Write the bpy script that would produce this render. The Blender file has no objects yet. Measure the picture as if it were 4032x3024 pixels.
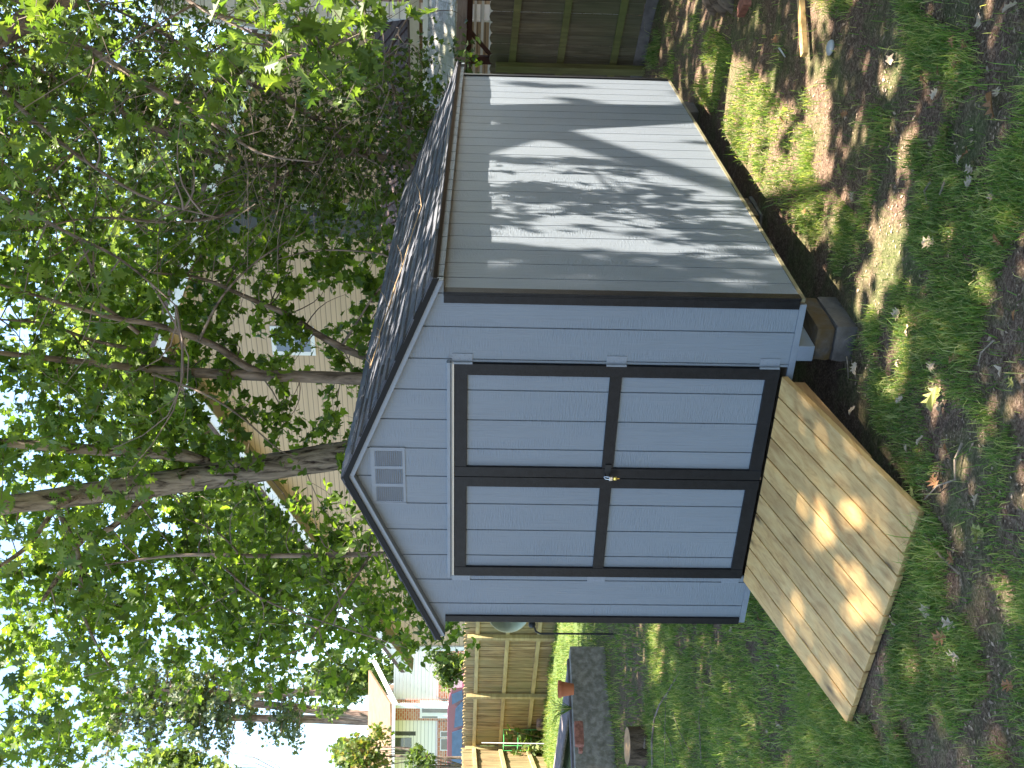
import bpy, bmesh, math, random
import numpy as np
from mathutils import Vector, Matrix, noise as mnoise

random.seed(7); rng = np.random.default_rng(11)
scene = bpy.context.scene
COL = scene.collection

# ------------------------------------------------------------------ camera (phone held sideways: rolled a quarter turn)
FPX = 3966.4
CAM = np.array([4.78967, -4.96301, 1.74380])
_a, _b, _c = -0.531382712, -0.0307033138, 0.0165751455
_F = np.array([math.sin(_a)*math.cos(_b), math.cos(_a)*math.cos(_b), math.sin(_b)])
_R0 = np.array([math.cos(_a), -math.sin(_a), 0.0]); _U0 = np.cross(_R0, _F)
RT = _R0*math.cos(_c)+_U0*math.sin(_c); UP = -_R0*math.sin(_c)+_U0*math.cos(_c)
cam_d = bpy.data.cameras.new('camera'); cam = bpy.data.objects.new('camera', cam_d); COL.objects.link(cam)
cam_d.sensor_width = 36; cam_d.lens = 36*FPX/4032; cam_d.clip_start = 0.05; cam_d.clip_end = 900
M = Matrix.Identity(4)
for i in range(3):
    M[i][0] = -UP[i]; M[i][1] = RT[i]; M[i][2] = -_F[i]; M[i][3] = CAM[i]
cam.matrix_world = M
scene.camera = cam

# ------------------------------------------------------------------ light
SUN_EL, SUN_PSI = math.radians(67.5), math.radians(20)      # psi: from +x towards +y
SD = np.array([math.cos(SUN_EL)*math.cos(SUN_PSI), math.cos(SUN_EL)*math.sin(SUN_PSI), math.sin(SUN_EL)])
world = bpy.data.worlds.new('World'); scene.world = world; world.use_nodes = True
wn = world.node_tree; wn.nodes.clear()
wo = wn.nodes.new('ShaderNodeOutputWorld'); wb = wn.nodes.new('ShaderNodeBackground'); sk = wn.nodes.new('ShaderNodeTexSky')
sk.sky_type = 'NISHITA'; sk.sun_disc = False; sk.sun_elevation = SUN_EL; sk.sun_rotation = math.pi/2-SUN_PSI
sk.air_density = 1.0; sk.dust_density = .7; sk.ozone_density = 1.0
wb.inputs['Strength'].default_value = 0.095
wn.links.new(sk.outputs[0], wb.inputs[0]); wn.links.new(wb.outputs[0], wo.inputs[0])
sl = bpy.data.lights.new('sun', 'SUN'); sun = bpy.data.objects.new('sun', sl); COL.objects.link(sun)
sl.energy = 5.0; sl.angle = math.radians(0.53); sl.color = (1.0, 0.90, 0.79)
sun.rotation_euler = Vector(-SD).to_track_quat('-Z', 'Y').to_euler()
vs = scene.view_settings; vs.view_transform = 'Standard'; vs.look = 'None'; vs.gamma = 1; vs.exposure = 2.75; vs.use_curve_mapping = False
scene.render.engine = 'CYCLES'
scene.render.resolution_x = 1024; scene.render.resolution_y = 768
scene.cycles.max_bounces = 8; scene.cycles.diffuse_bounces = 4; scene.cycles.transmission_bounces = 6; scene.cycles.glossy_bounces = 2

# ------------------------------------------------------------------ helpers
def ray(X, Y): return _F+RT*((3024-Y)-1512)/FPX-UP*(X-2016)/FPX
def at(X, Y, t): return CAM+ray(X, Y)*t                         # a bearing from the photo at a real distance
FH = np.array([_F[0], _F[1]]); FH /= np.linalg.norm(FH); RH = np.array([FH[1], -FH[0]])
def hz(xc, d, z): p = CAM[:2]+RH*xc+FH*d; return np.array([p[0], p[1], z])
def depth(x, y): return (x-CAM[0])*FH[0]+(y-CAM[1])*FH[1]
def side(x, y): return (x-CAM[0])*RH[0]+(y-CAM[1])*RH[1]
def ground0(x, y):
    d = (x-CAM[0])*FH[0]+(y-CAM[1])*FH[1]
    t = np.clip((d-9)/13, 0, 1); s = np.clip((d-26)/14, 0, 1)
    q = np.clip((y-.5)/1.4, 0, 1)*np.clip((3.3-x)/.8, 0, 1)*np.clip((x+1)/1.5, 0, 1)
    return -.35+.5*t*t*(3-2*t)+.8*s*s*(3-2*s)+.085*q*q*(3-2*q)*(1-t)
def ground(x, y):
    n = mnoise.noise(Vector((x*1.3, y*1.3, 0)))*.022+mnoise.noise(Vector((x*5, y*5, 3)))*.008
    return float(ground0(x, y))+n
def on_ground(X, Y):
    r = ray(X, Y); t = 1.0
    while t < 80:
        p = CAM+r*t
        if p[2] < ground(p[0], p[1]): break
        t += .01
    return p
def tag(o, label=None, cat=None, group=None, kind=None):
    if label: o['label'] = label
    if cat: o['category'] = cat
    if group: o['group'] = group
    if kind: o['kind'] = kind
    return o
def empty(name, loc=(0, 0, 0), **k):
    o = bpy.data.objects.new(name, None); COL.objects.link(o); o.location = loc; o.empty_display_size = .1
    return tag(o, **k)
class MB:
    def __init__(s): s.v = []; s.f = []; s.m = []
    def add(s, verts, faces, mi=0):
        b = len(s.v); s.v += [tuple(float(c) for c in p) for p in verts]
        for f in faces: s.f.append(tuple(b+i for i in f)); s.m.append(mi)
    def box(s, x0, x1, y0, y1, z0, z1, mi=0):
        s.add([(x0,y0,z0),(x1,y0,z0),(x1,y1,z0),(x0,y1,z0),(x0,y0,z1),(x1,y0,z1),(x1,y1,z1),(x0,y1,z1)],
              [(0,3,2,1),(4,5,6,7),(0,1,5,4),(1,2,6,5),(2,3,7,6),(3,0,4,7)], mi)
    def obox(s, o, ax, ay, az, mi=0):                            # oriented box: origin corner and three edge vectors
        o, ax, ay, az = map(lambda q: np.array(q, float), (o, ax, ay, az))
        v = [o, o+ax, o+ax+ay, o+ay, o+az, o+ax+az, o+ax+ay+az, o+ay+az]
        f = [(0,3,2,1),(4,5,6,7),(0,1,5,4),(1,2,6,5),(2,3,7,6),(3,0,4,7)]
        if np.dot(np.cross(ax, ay), az) < 0: f = [q[::-1] for q in f]
        s.add(v, f, mi)
    def prism(s, poly, ext, mi=0):                                # 3D polygon extruded by a vector
        n = len(poly); p = [np.array(q, float) for q in poly]; e = np.array(ext, float)
        s.add(p+[q+e for q in p], [tuple(range(n))[::-1], tuple(range(n, 2*n))]+[(i, (i+1)%n, n+(i+1)%n, n+i) for i in range(n)], mi)
    def tube(s, pts, rad, n=8, mi=0, cap=True, wob=0):
        pts = [np.array(p, float) for p in pts]; rings = []
        ref = np.array([.31, .52, .79]); b0 = len(s.v)
        for i, p in enumerate(pts):
            t = pts[min(i+1, len(pts)-1)]-pts[max(i-1, 0)]; t /= (np.linalg.norm(t)+1e-9)
            if i == 0:
                u = np.cross(t, ref)
            else: u = u-t*np.dot(u, t)
            u /= (np.linalg.norm(u)+1e-9); w = np.cross(t, u)
            r = rad[i] if hasattr(rad, '__len__') else rad
            for k in range(n):
                a = 2*math.pi*k/n; rr = r*(1+(random.uniform(-wob, wob) if wob else 0))
                s.v.append(tuple(float(c) for c in p+(u*math.cos(a)+w*math.sin(a))*rr))
        for i in range(len(pts)-1):
            for k in range(n):
                s.f.append((b0+i*n+k, b0+i*n+(k+1)%n, b0+(i+1)*n+(k+1)%n, b0+(i+1)*n+k)); s.m.append(mi)
        if cap:
            s.f.append(tuple(b0+k for k in range(n))[::-1]); s.m.append(mi)
            s.f.append(tuple(b0+(len(pts)-1)*n+k for k in range(n))); s.m.append(mi)
    def lathe(s, c, prof, n=20, mi=0):
        b0 = len(s.v)
        for r, z in prof:
            for k in range(n):
                a = 2*math.pi*k/n; s.v.append((c[0]+r*math.cos(a), c[1]+r*math.sin(a), c[2]+z))
        for i in range(len(prof)-1):
            for k in range(n): s.f.append((b0+i*n+k, b0+i*n+(k+1)%n, b0+(i+1)*n+(k+1)%n, b0+(i+1)*n+k)); s.m.append(mi)
    def build(s, name, mats, parent=None, smooth=False, bevel=0):
        me = bpy.data.meshes.new(name); me.from_pydata(s.v, [], s.f)
        if not isinstance(mats, (list, tuple)): mats = [mats]
        for m in mats: me.materials.append(m)
        for p, mi in zip(me.polygons, s.m): p.material_index = mi; p.use_smooth = smooth
        me.update()
        o = bpy.data.objects.new(name, me); COL.objects.link(o)
        if parent: o.parent = parent; o.matrix_parent_inverse = parent.matrix_basis.inverted()
        if bevel:
            b = o.modifiers.new('bevel', 'BEVEL'); b.width = bevel; b.segments = 2; b.limit_method = 'ANGLE'
        return o
def np_mesh(name, verts, loops, starts, totals, mat, parent=None, smooth=False):
    me = bpy.data.meshes.new(name)
    me.vertices.add(len(verts)); me.vertices.foreach_set('co', verts.astype(np.float32).ravel())
    me.loops.add(len(loops)); me.loops.foreach_set('vertex_index', loops.astype(np.int32))
    me.polygons.add(len(starts)); me.polygons.foreach_set('loop_start', starts.astype(np.int32))
    me.polygons.foreach_set('use_smooth', np.full(len(starts), smooth))
    me.materials.append(mat); me.update(calc_edges=True); me.validate()
    o = bpy.data.objects.new(name, me); COL.objects.link(o)
    if parent: o.parent = parent; o.matrix_parent_inverse = parent.matrix_basis.inverted()
    return o

# ------------------------------------------------------------------ materials
def mat(name, rough=.7, spec=.3):
    m = bpy.data.materials.new(name); m.use_nodes = True; nt = m.node_tree
    b = nt.nodes['Principled BSDF']; b.inputs['Roughness'].default_value = rough
    b.inputs['Specular IOR Level'].default_value = spec
    return m, nt, b
def N(nt, t, **k):
    n = nt.nodes.new(t)
    for a, v in k.items(): setattr(n, a, v)
    return n
def tc(nt, scale, out='Object'):
    c = N(nt, 'ShaderNodeTexCoord'); mp = N(nt, 'ShaderNodeMapping'); mp.inputs['Scale'].default_value = scale
    nt.links.new(c.outputs[out], mp.inputs[0]); return mp.outputs[0]
def noise(nt, vec, scale=1, detail=4, rough=.55, dist=0):
    n = N(nt, 'ShaderNodeTexNoise'); n.inputs['Scale'].default_value = scale; n.inputs['Detail'].default_value = detail
    n.inputs['Roughness'].default_value = rough; n.inputs['Distortion'].default_value = dist
    nt.links.new(vec, n.inputs['Vector']); return n.outputs['Fac']
def ramp(nt, fac, stops):
    r = N(nt, 'ShaderNodeValToRGB'); e = r.color_ramp.elements
    while len(e) < len(stops): e.new(.5)
    for i, (p, c) in enumerate(stops): e[i].position = p; e[i].color = (*c, 1) if len(c) == 3 else c
    nt.links.new(fac, r.inputs[0]); return r.outputs[0]
def mix(nt, fac, a, b, mode='MIX'):
    m = N(nt, 'ShaderNodeMix', data_type='RGBA', blend_type=mode)
    for s, v in ((0, fac), (6, a), (7, b)):
        if isinstance(v, (int, float)): m.inputs[s].default_value = v
        elif isinstance(v, tuple): m.inputs[s].default_value = (*v, 1)
        else: nt.links.new(v, m.inputs[s])
    return m.outputs[2]
def bump(nt, b, h, strength=.3, dist=.01):
    n = N(nt, 'ShaderNodeBump'); n.inputs['Strength'].default_value = strength; n.inputs['Distance'].default_value = dist
    nt.links.new(h, n.inputs['Height']); nt.links.new(n.outputs[0], b.inputs['Normal'])
def island(nt): return N(nt, 'ShaderNodeNewGeometry').outputs['Random Per Island']
def math_(nt, op, a, b=None):
    m = N(nt, 'ShaderNodeMath', operation=op)
    for i, v in enumerate((a, b)):
        if v is None: continue
        if isinstance(v, (int, float)): m.inputs[i].default_value = v
        else: nt.links.new(v, m.inputs[i])
    return m.outputs[0]
def plain(name, c, rough=.7, spec=.3, var=.12, scale=6, bs=0):
    m, nt, b = mat(name, rough, spec); f = noise(nt, tc(nt, (1, 1, 1)), scale, 5)
    lo = tuple(max(0, x*(1-var)) for x in c); hi = tuple(min(1, x*(1+var)) for x in c)
    nt.links.new(ramp(nt, f, [(.3, lo), (.7, hi)]), b.inputs['Base Color'])
    if bs: bump(nt, b, noise(nt, tc(nt, (1, 1, 1)), scale*8, 4), bs, .01)
    return m
def siding_mat(name, c, along):
    # painted engineered-wood siding with an embossed rough-sawn texture; 'along' is the horizontal axis of the panel
    m, nt, b = mat(name, .5, .3)
    sc = (38, 38, 38); sc = (16, 16, 120)
    v = tc(nt, sc)
    saw = noise(nt, v, 1, 3, .6)
    msk = noise(nt, tc(nt, (5, 5, 1.4)), 1, 3)
    gr = noise(nt, tc(nt, (60, 60, 3)), 1, 4, .6, 1.0)
    k = ramp(nt, msk, [(.42, (0, 0, 0)), (.6, (1, 1, 1))])
    h = mix(nt, k, gr, saw)
    bump(nt, b, h, .62, .008)
    f = noise(nt, tc(nt, (2, 2, 1)), 1.2, 4)
    col = ramp(nt, f, [(.3, tuple(x*.93 for x in c)), (.7, tuple(x*1.06 for x in c))])
    dark = ramp(nt, h, [(.3, tuple(x*.8 for x in c)), (.5, tuple(x*1.0 for x in c))])
    nt.links.new(mix(nt, .4, col, dark), b.inputs['Base Color'])
    return m
C_SIDE = (.163, .188, .211)
m_siding = siding_mat('grey_blue_painted_siding', C_SIDE, 'x')
m_trimblue = plain('grey_blue_painted_board', (.170, .195, .222), .4, .4, .07, 9, .25)
def black_mat():
    m, nt, b = mat('black_painted_wood', .42, .2)
    f = noise(nt, tc(nt, (30, 30, 30)), 1, 5, .6)
    nt.links.new(ramp(nt, f, [(.35, (.0055, .0058, .007)), (.7, (.011, .0115, .013))]), b.inputs['Base Color'])
    bump(nt, b, noise(nt, tc(nt, (90, 90, 90)), 1, 4), .35, .004); return m
m_black = black_mat()
m_drip = plain('black_metal_drip_edge', (.003, .003, .0033), .45, .15, .1)
def shingle_mat():
    m, nt, b = mat('charcoal_asphalt_shingle', .88, .25)
    r = island(nt); f = noise(nt, tc(nt, (260, 260, 260)), 1, 2)
    c = ramp(nt, r, [(0, (.052, .056, .066)), (.5, (.078, .083, .096)), (1, (.105, .108, .12))])
    g = ramp(nt, f, [(.35, (.55, .55, .55)), (.7, (1.35, 1.35, 1.35))])
    nt.links.new(mix(nt, 1.0, c, g, 'MULTIPLY'), b.inputs['Base Color']); bump(nt, b, f, .5, .004); return m
m_shingle = shingle_mat()
def wood_mat(name, stops, along=(1.2, 26, 26), knots=True, rough=.6, seed=0, green=None):
    m, nt, b = mat(name, rough, .3)
    r = island(nt)
    c = N(nt, 'ShaderNodeTexCoord'); off = N(nt, 'ShaderNodeCombineXYZ')
    nt.links.new(math_(nt, 'MULTIPLY', r, 57.0), off.inputs[0]); nt.links.new(math_(nt, 'MULTIPLY', r, 31.0), off.inputs[1]); nt.links.new(math_(nt, 'MULTIPLY', r, 11.0), off.inputs[2])
    ad = N(nt, 'ShaderNodeVectorMath', operation='ADD'); nt.links.new(c.outputs['Object'], ad.inputs[0]); nt.links.new(off.outputs[0], ad.inputs[1])
    mp = N(nt, 'ShaderNodeMapping'); mp.inputs['Scale'].default_value = along; nt.links.new(ad.outputs[0], mp.inputs[0])
    g = noise(nt, mp.outputs[0], 1, 5, .62, .8)
    base = ramp(nt, g, stops)
    m2 = N(nt, 'ShaderNodeMapping'); m2.inputs['Scale'].default_value = tuple(.12*a+.9 for a in along); nt.links.new(ad.outputs[0], m2.inputs[0])
    bl = noise(nt, m2.outputs[0], 1.4, 4, .6)
    sh = ramp(nt, bl, [(.3, (.74, .70, .68)), (.55, (1, 1, 1)), (.75, (1.12, 1.08, 1.0))])
    col = mix(nt, 1.0, base, sh, 'MULTIPLY')
    tone = ramp(nt, r, [(0, (.86, .84, .82)), (.5, (1, 1, 1)), (1, (1.08, 1.02, .94))])
    col = mix(nt, 1.0, col, tone, 'MULTIPLY')
    if knots:
        m3 = N(nt, 'ShaderNodeMapping'); sc = tuple(2.2 if a < 5 else 7.5 for a in along); m3.inputs['Scale'].default_value = sc
        nt.links.new(ad.outputs[0], m3.inputs[0])
        vo = N(nt, 'ShaderNodeTexVoronoi'); vo.inputs['Scale'].default_value = 1; nt.links.new(m3.outputs[0], vo.inputs['Vector'])
        kn = ramp(nt, vo.outputs['Distance'], [(.06, (1, 1, 1)), (.14, (.4, .4, .4)), (.24, (0, 0, 0))])
        cell = N(nt, 'ShaderNodeSeparateColor'); nt.links.new(vo.outputs['Color'], cell.inputs[0])
        on = math_(nt, 'GREATER_THAN', cell.outputs[0], .3)
        kf = N(nt, 'ShaderNodeRGBToBW'); nt.links.new(kn, kf.inputs[0])
        col = mix(nt, math_(nt, 'MULTIPLY', kf.outputs[0], on), col, tuple(x*.33 for x in stops[0][1]))
    if green:
        gm = noise(nt, tc(nt, (.9, .9, .5)), 1.6, 4)
        gk = ramp(nt, gm, [(.4, (0, 0, 0)), (.7, (.8, .8, .8))])
        gb = N(nt, 'ShaderNodeRGBToBW'); nt.links.new(gk, gb.inputs[0])
        col = mix(nt, gb.outputs[0], col, green)
    nt.links.new(col, b.inputs['Base Color']); bump(nt, b, g, .3, .005)
    return m
m_pine = wood_mat('new_treated_pine', [(.30, (.38, .215, .08)), (.48, (.52, .335, .13)), (.68, (.60, .42, .18))], (26, 1.2, 26))
m_pine_side = wood_mat('treated_pine_edge', [(.3, (.25, .13, .05)), (.6, (.36, .21, .09))], (26, 1.2, 26), False)
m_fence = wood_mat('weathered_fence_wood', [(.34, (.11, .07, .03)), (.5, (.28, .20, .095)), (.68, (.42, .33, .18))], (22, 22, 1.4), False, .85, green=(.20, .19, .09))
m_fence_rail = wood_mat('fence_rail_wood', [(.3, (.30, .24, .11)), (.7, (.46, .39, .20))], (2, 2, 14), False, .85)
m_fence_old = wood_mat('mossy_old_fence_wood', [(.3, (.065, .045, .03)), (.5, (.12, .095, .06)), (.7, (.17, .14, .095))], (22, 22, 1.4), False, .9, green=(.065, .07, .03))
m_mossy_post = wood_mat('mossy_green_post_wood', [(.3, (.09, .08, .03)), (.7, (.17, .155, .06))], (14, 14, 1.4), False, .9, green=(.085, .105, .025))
m_roofboard = wood_mat('silvery_roof_boards', [(.3, (.20, .18, .16)), (.5, (.36, .35, .34)), (.7, (.50, .52, .55))], (20, 20, 2.2), False, .85, green=(.22, .23, .13))
m_beam = wood_mat('grey_brown_beam', [(.3, (.14, .10, .09)), (.7, (.26, .20, .18))], (2, 2, 20), False, .8)
m_darkbeam = plain('dark_red_brown_timber', (.045, .018, .012), .8, .2, .3)
m_bed_wood = plain('weathered_timber', (.13, .11, .105), .85, .2, .3, 9, .3)
def concrete_mat(name, c, moss=(.20, .13, .03), amt=.6):
    m, nt, b = mat(name, .92, .2)
    f = noise(nt, tc(nt, (1, 1, 1)), 9, 8, .65); g = noise(nt, tc(nt, (1, 1, 1)), 70, 3)
    col = ramp(nt, f, [(.3, tuple(x*.55 for x in c)), (.5, c), (.7, tuple(x*1.35 for x in c))])
    geo = N(nt, 'ShaderNodeNewGeometry')
    k = ramp(nt, noise(nt, tc(nt, (1, 1, 1)), 12, 5), [(.5-.2*amt, (0, 0, 0)), (.62, (amt, amt, amt))])
    kb = N(nt, 'ShaderNodeRGBToBW'); nt.links.new(k, kb.inputs[0])
    nt.links.new(mix(nt, kb.outputs[0], col, moss), b.inputs['Base Color']); bump(nt, b, g, .5, .01); return m
m_conc = concrete_mat('grey_concrete_block', (.095, .083, .074), (.10, .08, .05), .3)
m_moss = concrete_mat('moss_grown_concrete', (.085, .07, .055), (.075, .045, .012), .8)
m_bed = concrete_mat('stained_concrete_wall', (.27, .24, .195), (.09, .08, .05), .6)
def soil_mat():
    m, nt, b = mat('lawn_soil', .97, .1)
    a = noise(nt, tc(nt, (1, 1, 1)), 2.3, 6, .65); f = noise(nt, tc(nt, (1, 1, 1)), 75, 4, .7); g = noise(nt, tc(nt, (1, 1, 1)), 22, 4, .65)
    c = ramp(nt, f, [(.3, (.055, .033, .022)), (.48, (.15, .10, .07)), (.62, (.26, .19, .138)), (.8, (.42, .32, .23))])
    c2 = ramp(nt, g, [(.35, (.65, .62, .6)), (.65, (1.25, 1.2, 1.15))])
    c = mix(nt, 1.0, c, c2, 'MULTIPLY')
    gk = N(nt, 'ShaderNodeRGBToBW'); nt.links.new(ramp(nt, a, [(.45, (0, 0, 0)), (.65, (.55, .55, .55))]), gk.inputs[0])
    # distance from the camera side: far lawn is closed turf
    geo = N(nt, 'ShaderNodeNewGeometry'); dp = N(nt, 'ShaderNodeVectorMath', operation='DOT_PRODUCT'); dp.inputs[1].default_value = (FH[0], FH[1], 0)
    nt.links.new(geo.outputs['Position'], dp.inputs[0])
    far = N(nt, 'ShaderNodeMapRange'); far.inputs[1].default_value = 12.5-5+float(np.dot(CAM[:2], FH))+5; far.inputs[2].default_value = 17+float(np.dot(CAM[:2], FH)); far.inputs[3].default_value = 0; far.inputs[4].default_value = .9
    nt.links.new(dp.outputs['Value'], far.inputs[0])
    sx = N(nt, 'ShaderNodeSeparateXYZ'); nt.links.new(geo.outputs['Position'], sx.inputs[0])
    lf = N(nt, 'ShaderNodeMapRange'); lf.inputs[1].default_value = 0; lf.inputs[2].default_value = -5; lf.inputs[3].default_value = 0; lf.inputs[4].default_value = 1
    nt.links.new(sx.outputs[0], lf.inputs[0])
    gf = math_(nt, 'MAXIMUM', gk.outputs[0], math_(nt, 'MULTIPLY', far.outputs[0], lf.outputs[0]))
    gc = ramp(nt, g, [(.3, (.05, .09, .022)), (.7, (.12, .18, .05))])
    nt.links.new(mix(nt, gf, c, gc), b.inputs['Base Color'])
    bump(nt, b, f, .9, .03); return m
m_soil = soil_mat()
def leaf_mat(name, dark, mid, light, trans=.45, rough=.5):
    m, nt, b = mat(name, rough, .35)
    r = island(nt)
    c = ramp(nt, r, [(0, dark), (.5, mid), (1, light)])
    big = noise(nt, tc(nt, (1, 1, 1)), .7, 3); bs = ramp(nt, big, [(.35, (.75, .78, .75)), (.65, (1.2, 1.15, 1.05))])
    c = mix(nt, 1.0, c, bs, 'MULTIPLY')
    nt.links.new(c, b.inputs['Base Color'])
    t = N(nt, 'ShaderNodeBsdfTranslucent'); tcc = mix(nt, 1.0, c, (1.7, 1.75, .7), 'MULTIPLY'); nt.links.new(tcc, t.inputs[0])
    ms = N(nt, 'ShaderNodeMixShader'); ms.inputs[0].default_value = trans
    nt.links.new(b.outputs[0], ms.inputs[1]); nt.links.new(t.outputs[0], ms.inputs[2])
    nt.links.new(ms.outputs[0], nt.nodes['Material Output'].inputs[0]); return m
m_maple = leaf_mat('maple_leaves', (.042, .080, .016), (.095, .155, .026), (.18, .26, .045), .56)
m_oak = leaf_mat('oak_leaves', (.05, .095, .022), (.09, .145, .03), (.15, .21, .045), .5)
m_under = leaf_mat('understory_leaves', (.028, .05, .012), (.055, .092, .018), (.11, .165, .03))
m_farleaf = leaf_mat('distant_leaves', (.06, .10, .03), (.10, .15, .045), (.17, .21, .07))
m_pineleaf = leaf_mat('pine_needles', (.05, .075, .05), (.08, .11, .06), (.13, .15, .07), .25)
m_redleaf = leaf_mat('reddish_shrub_leaves', (.07, .12, .03), (.12, .16, .04), (.20, .13, .05))
m_grass = leaf_mat('grass_blades', (.068, .135, .034), (.145, .23, .06), (.38, .37, .18), .5, .5)
def bark_mat(name, a, bb, sc=1.0):
    m, nt, b = mat(name, .95, .15)
    v = tc(nt, (14*sc, 14*sc, 2.6*sc)); f = noise(nt, v, 1, 6, .65, .6)
    nt.links.new(ramp(nt, f, [(.38, a), (.50, bb), (.64, tuple(min(1, x*1.5) for x in bb))]), b.inputs['Base Color'])
    bump(nt, b, f, 1.0, .05); return m
m_bark = bark_mat('furrowed_oak_bark', (.03, .022, .017), (.21, .175, .135), .85)
m_stump = bark_mat('dark_stump_bark', (.03, .02, .012), (.10, .07, .045))
m_bark2 = bark_mat('smooth_grey_bark', (.09, .068, .052), (.18, .14, .11), .8)
m_twig = plain('grey_twigs', (.17, .135, .11), .9, .15, .3)
m_pinebark = bark_mat('reddish_pine_bark', (.12, .08, .065), (.24, .17, .14), .5)
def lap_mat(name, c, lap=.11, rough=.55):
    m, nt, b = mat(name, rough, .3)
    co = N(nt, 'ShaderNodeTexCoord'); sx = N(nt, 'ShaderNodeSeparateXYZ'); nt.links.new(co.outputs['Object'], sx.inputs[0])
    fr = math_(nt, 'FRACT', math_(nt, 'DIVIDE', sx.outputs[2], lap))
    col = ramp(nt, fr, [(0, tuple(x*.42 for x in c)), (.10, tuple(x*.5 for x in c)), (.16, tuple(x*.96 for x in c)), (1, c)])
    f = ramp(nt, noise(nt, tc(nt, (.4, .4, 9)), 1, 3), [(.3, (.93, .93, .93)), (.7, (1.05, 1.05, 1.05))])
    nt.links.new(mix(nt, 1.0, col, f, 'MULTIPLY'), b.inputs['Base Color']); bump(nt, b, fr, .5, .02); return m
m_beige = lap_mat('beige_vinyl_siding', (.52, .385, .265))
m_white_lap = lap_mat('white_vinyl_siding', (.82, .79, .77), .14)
m_white = plain('white_painted_trim', (.75, .75, .74), .5, .4, .04)
m_gutter = plain('cream_gutter', (.50, .46, .38), .5, .4, .06)
m_flash = plain('tarnished_flashing', (.16, .14, .08), .5, .3, .3)
m_chase = plain('dark_grey_chimney_cladding', (.075, .078, .082), .7, .3, .2)
m_soffit = plain('brown_soffit', (.16, .11, .06), .7)
m_tansoffit = plain('tan_vinyl_soffit', (.27, .215, .16), .7)
def brick_mat():
    m, nt, b = mat('red_brick', .9, .2)
    co = N(nt, 'ShaderNodeTexCoord'); sx = N(nt, 'ShaderNodeSeparateXYZ'); cb = N(nt, 'ShaderNodeCombineXYZ')
    nt.links.new(co.outputs['Object'], sx.inputs[0])
    nt.links.new(math_(nt, 'ADD', sx.outputs[0], sx.outputs[1]), cb.inputs[0]); nt.links.new(sx.outputs[2], cb.inputs[1])
    bt = N(nt, 'ShaderNodeTexBrick'); nt.links.new(cb.outputs[0], bt.inputs['Vector'])
    bt.inputs['Scale'].default_value = 1; bt.inputs['Brick Width'].default_value = .23; bt.inputs['Row Height'].default_value = .085; bt.inputs['Mortar Size'].default_value = .012
    bt.inputs['Color1'].default_value = (.42, .12, .06, 1); bt.inputs['Color2'].default_value = (.55, .30, .20, 1); bt.inputs['Mortar'].default_value = (.5, .45, .4, 1); bt.inputs['Bias'].default_value = -.3
    nt.links.new(bt.outputs[0], b.inputs['Base Color']); return m
m_brick = brick_mat()
m_tanroof = plain('tan_shingles', (.17, .115, .07), .9, .2, .18, 3)
m_brownroof = plain('brown_shingles', (.13, .095, .085), .9, .2, .35, 14, .4)
m_glass = plain('dark_window_glass', (.05, .06, .07), .08, .9, .2)
m_carglass = plain('tinted_car_glass', (.03, .07, .14), .12, .35, .2)
m_car = plain('maroon_car_paint', (.10, .022, .035), .25, .7, .08)
m_tyre = plain('black_rubber', (.015, .015, .015), .8)
m_metal = plain('galvanised_metal', (.5, .5, .48), .3, .6); m_metal.node_tree.nodes['Principled BSDF'].inputs['Metallic'].default_value = .9
m_dish = plain('reflection_tinted_dish_metal', (.30, .32, .22), .35, .6); m_dish.node_tree.nodes['Principled BSDF'].inputs['Metallic'].default_value = .7  # yellow-green reflections put into the base colour as a tint
m_brass = plain('brass', (.75, .52, .12), .3, .6); m_brass.node_tree.nodes['Principled BSDF'].inputs['Metallic'].default_value = .9
m_blackiron = plain('black_iron', (.012, .012, .012), .5)
m_terra = plain('terracotta', (.42, .13, .05), .8)
m_greenwire = plain('green_coated_wire', (.10, .48, .14), .5)
m_redbrick = plain('loose_red_brick', (.26, .11, .075), .9, .2, .35, 25, .4)
m_cutwood = plain('fresh_cut_wood', (.42, .25, .12), .8, .2, .25, 14)
m_stone = plain('pale_stone', (.36, .35, .33), .8, .2, .15)
m_drystem = plain('dry_stems', (.34, .24, .14), .9, .15, .25, 20)
m_deadwood = plain('grey_dead_wood', (.22, .17, .12), .95, .1, .4, 25, .5)
m_tan = plain('pale_tan_dead_leaf', (.36, .28, .19), .8, .2, .25, 30)
m_orange = plain('orange_brown_dead_leaf', (.26, .13, .06), .8, .2, .3, 30)
m_yellow = plain('yellow_green_fallen_leaf', (.22, .22, .06), .7, .3, .25, 30)
m_litter = plain('leaf_litter', (.30, .22, .15), .95, .1, .6, 3)

# ------------------------------------------------------------------ ground
def build_ground():
    def axis(lo, hi, a, b, fine, coarse):
        r = list(np.arange(lo, a, coarse))+list(np.arange(a, b, fine))+list(np.arange(b, hi+coarse, coarse)); return np.array(r)
    xs = axis(-160, 120, -9, 6, .09, 4.0); ys = axis(-90, 200, -4, 9, .09, 4.0)
    nx, ny = len(xs), len(ys)
    v = np.zeros((nx*ny, 3))
    for i, x in enumerate(xs):
        for j, y in enumerate(ys): v[i*ny+j] = (x, y, ground(x, y) if (abs(x) < 40 and abs(y) < 40) else float(ground0(x, y)))
    I, J = np.meshgrid(np.arange(nx-1), np.arange(ny-1), indexing='ij'); a = (I*ny+J).ravel()
    loops = np.stack([a, a+ny, a+ny+1, a+1], 1).ravel()
    o = np_mesh('ground', v, loops, np.arange(0, len(loops), 4), None, m_soil, smooth=True)
    tag(o, kind='structure')
build_ground()

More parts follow.
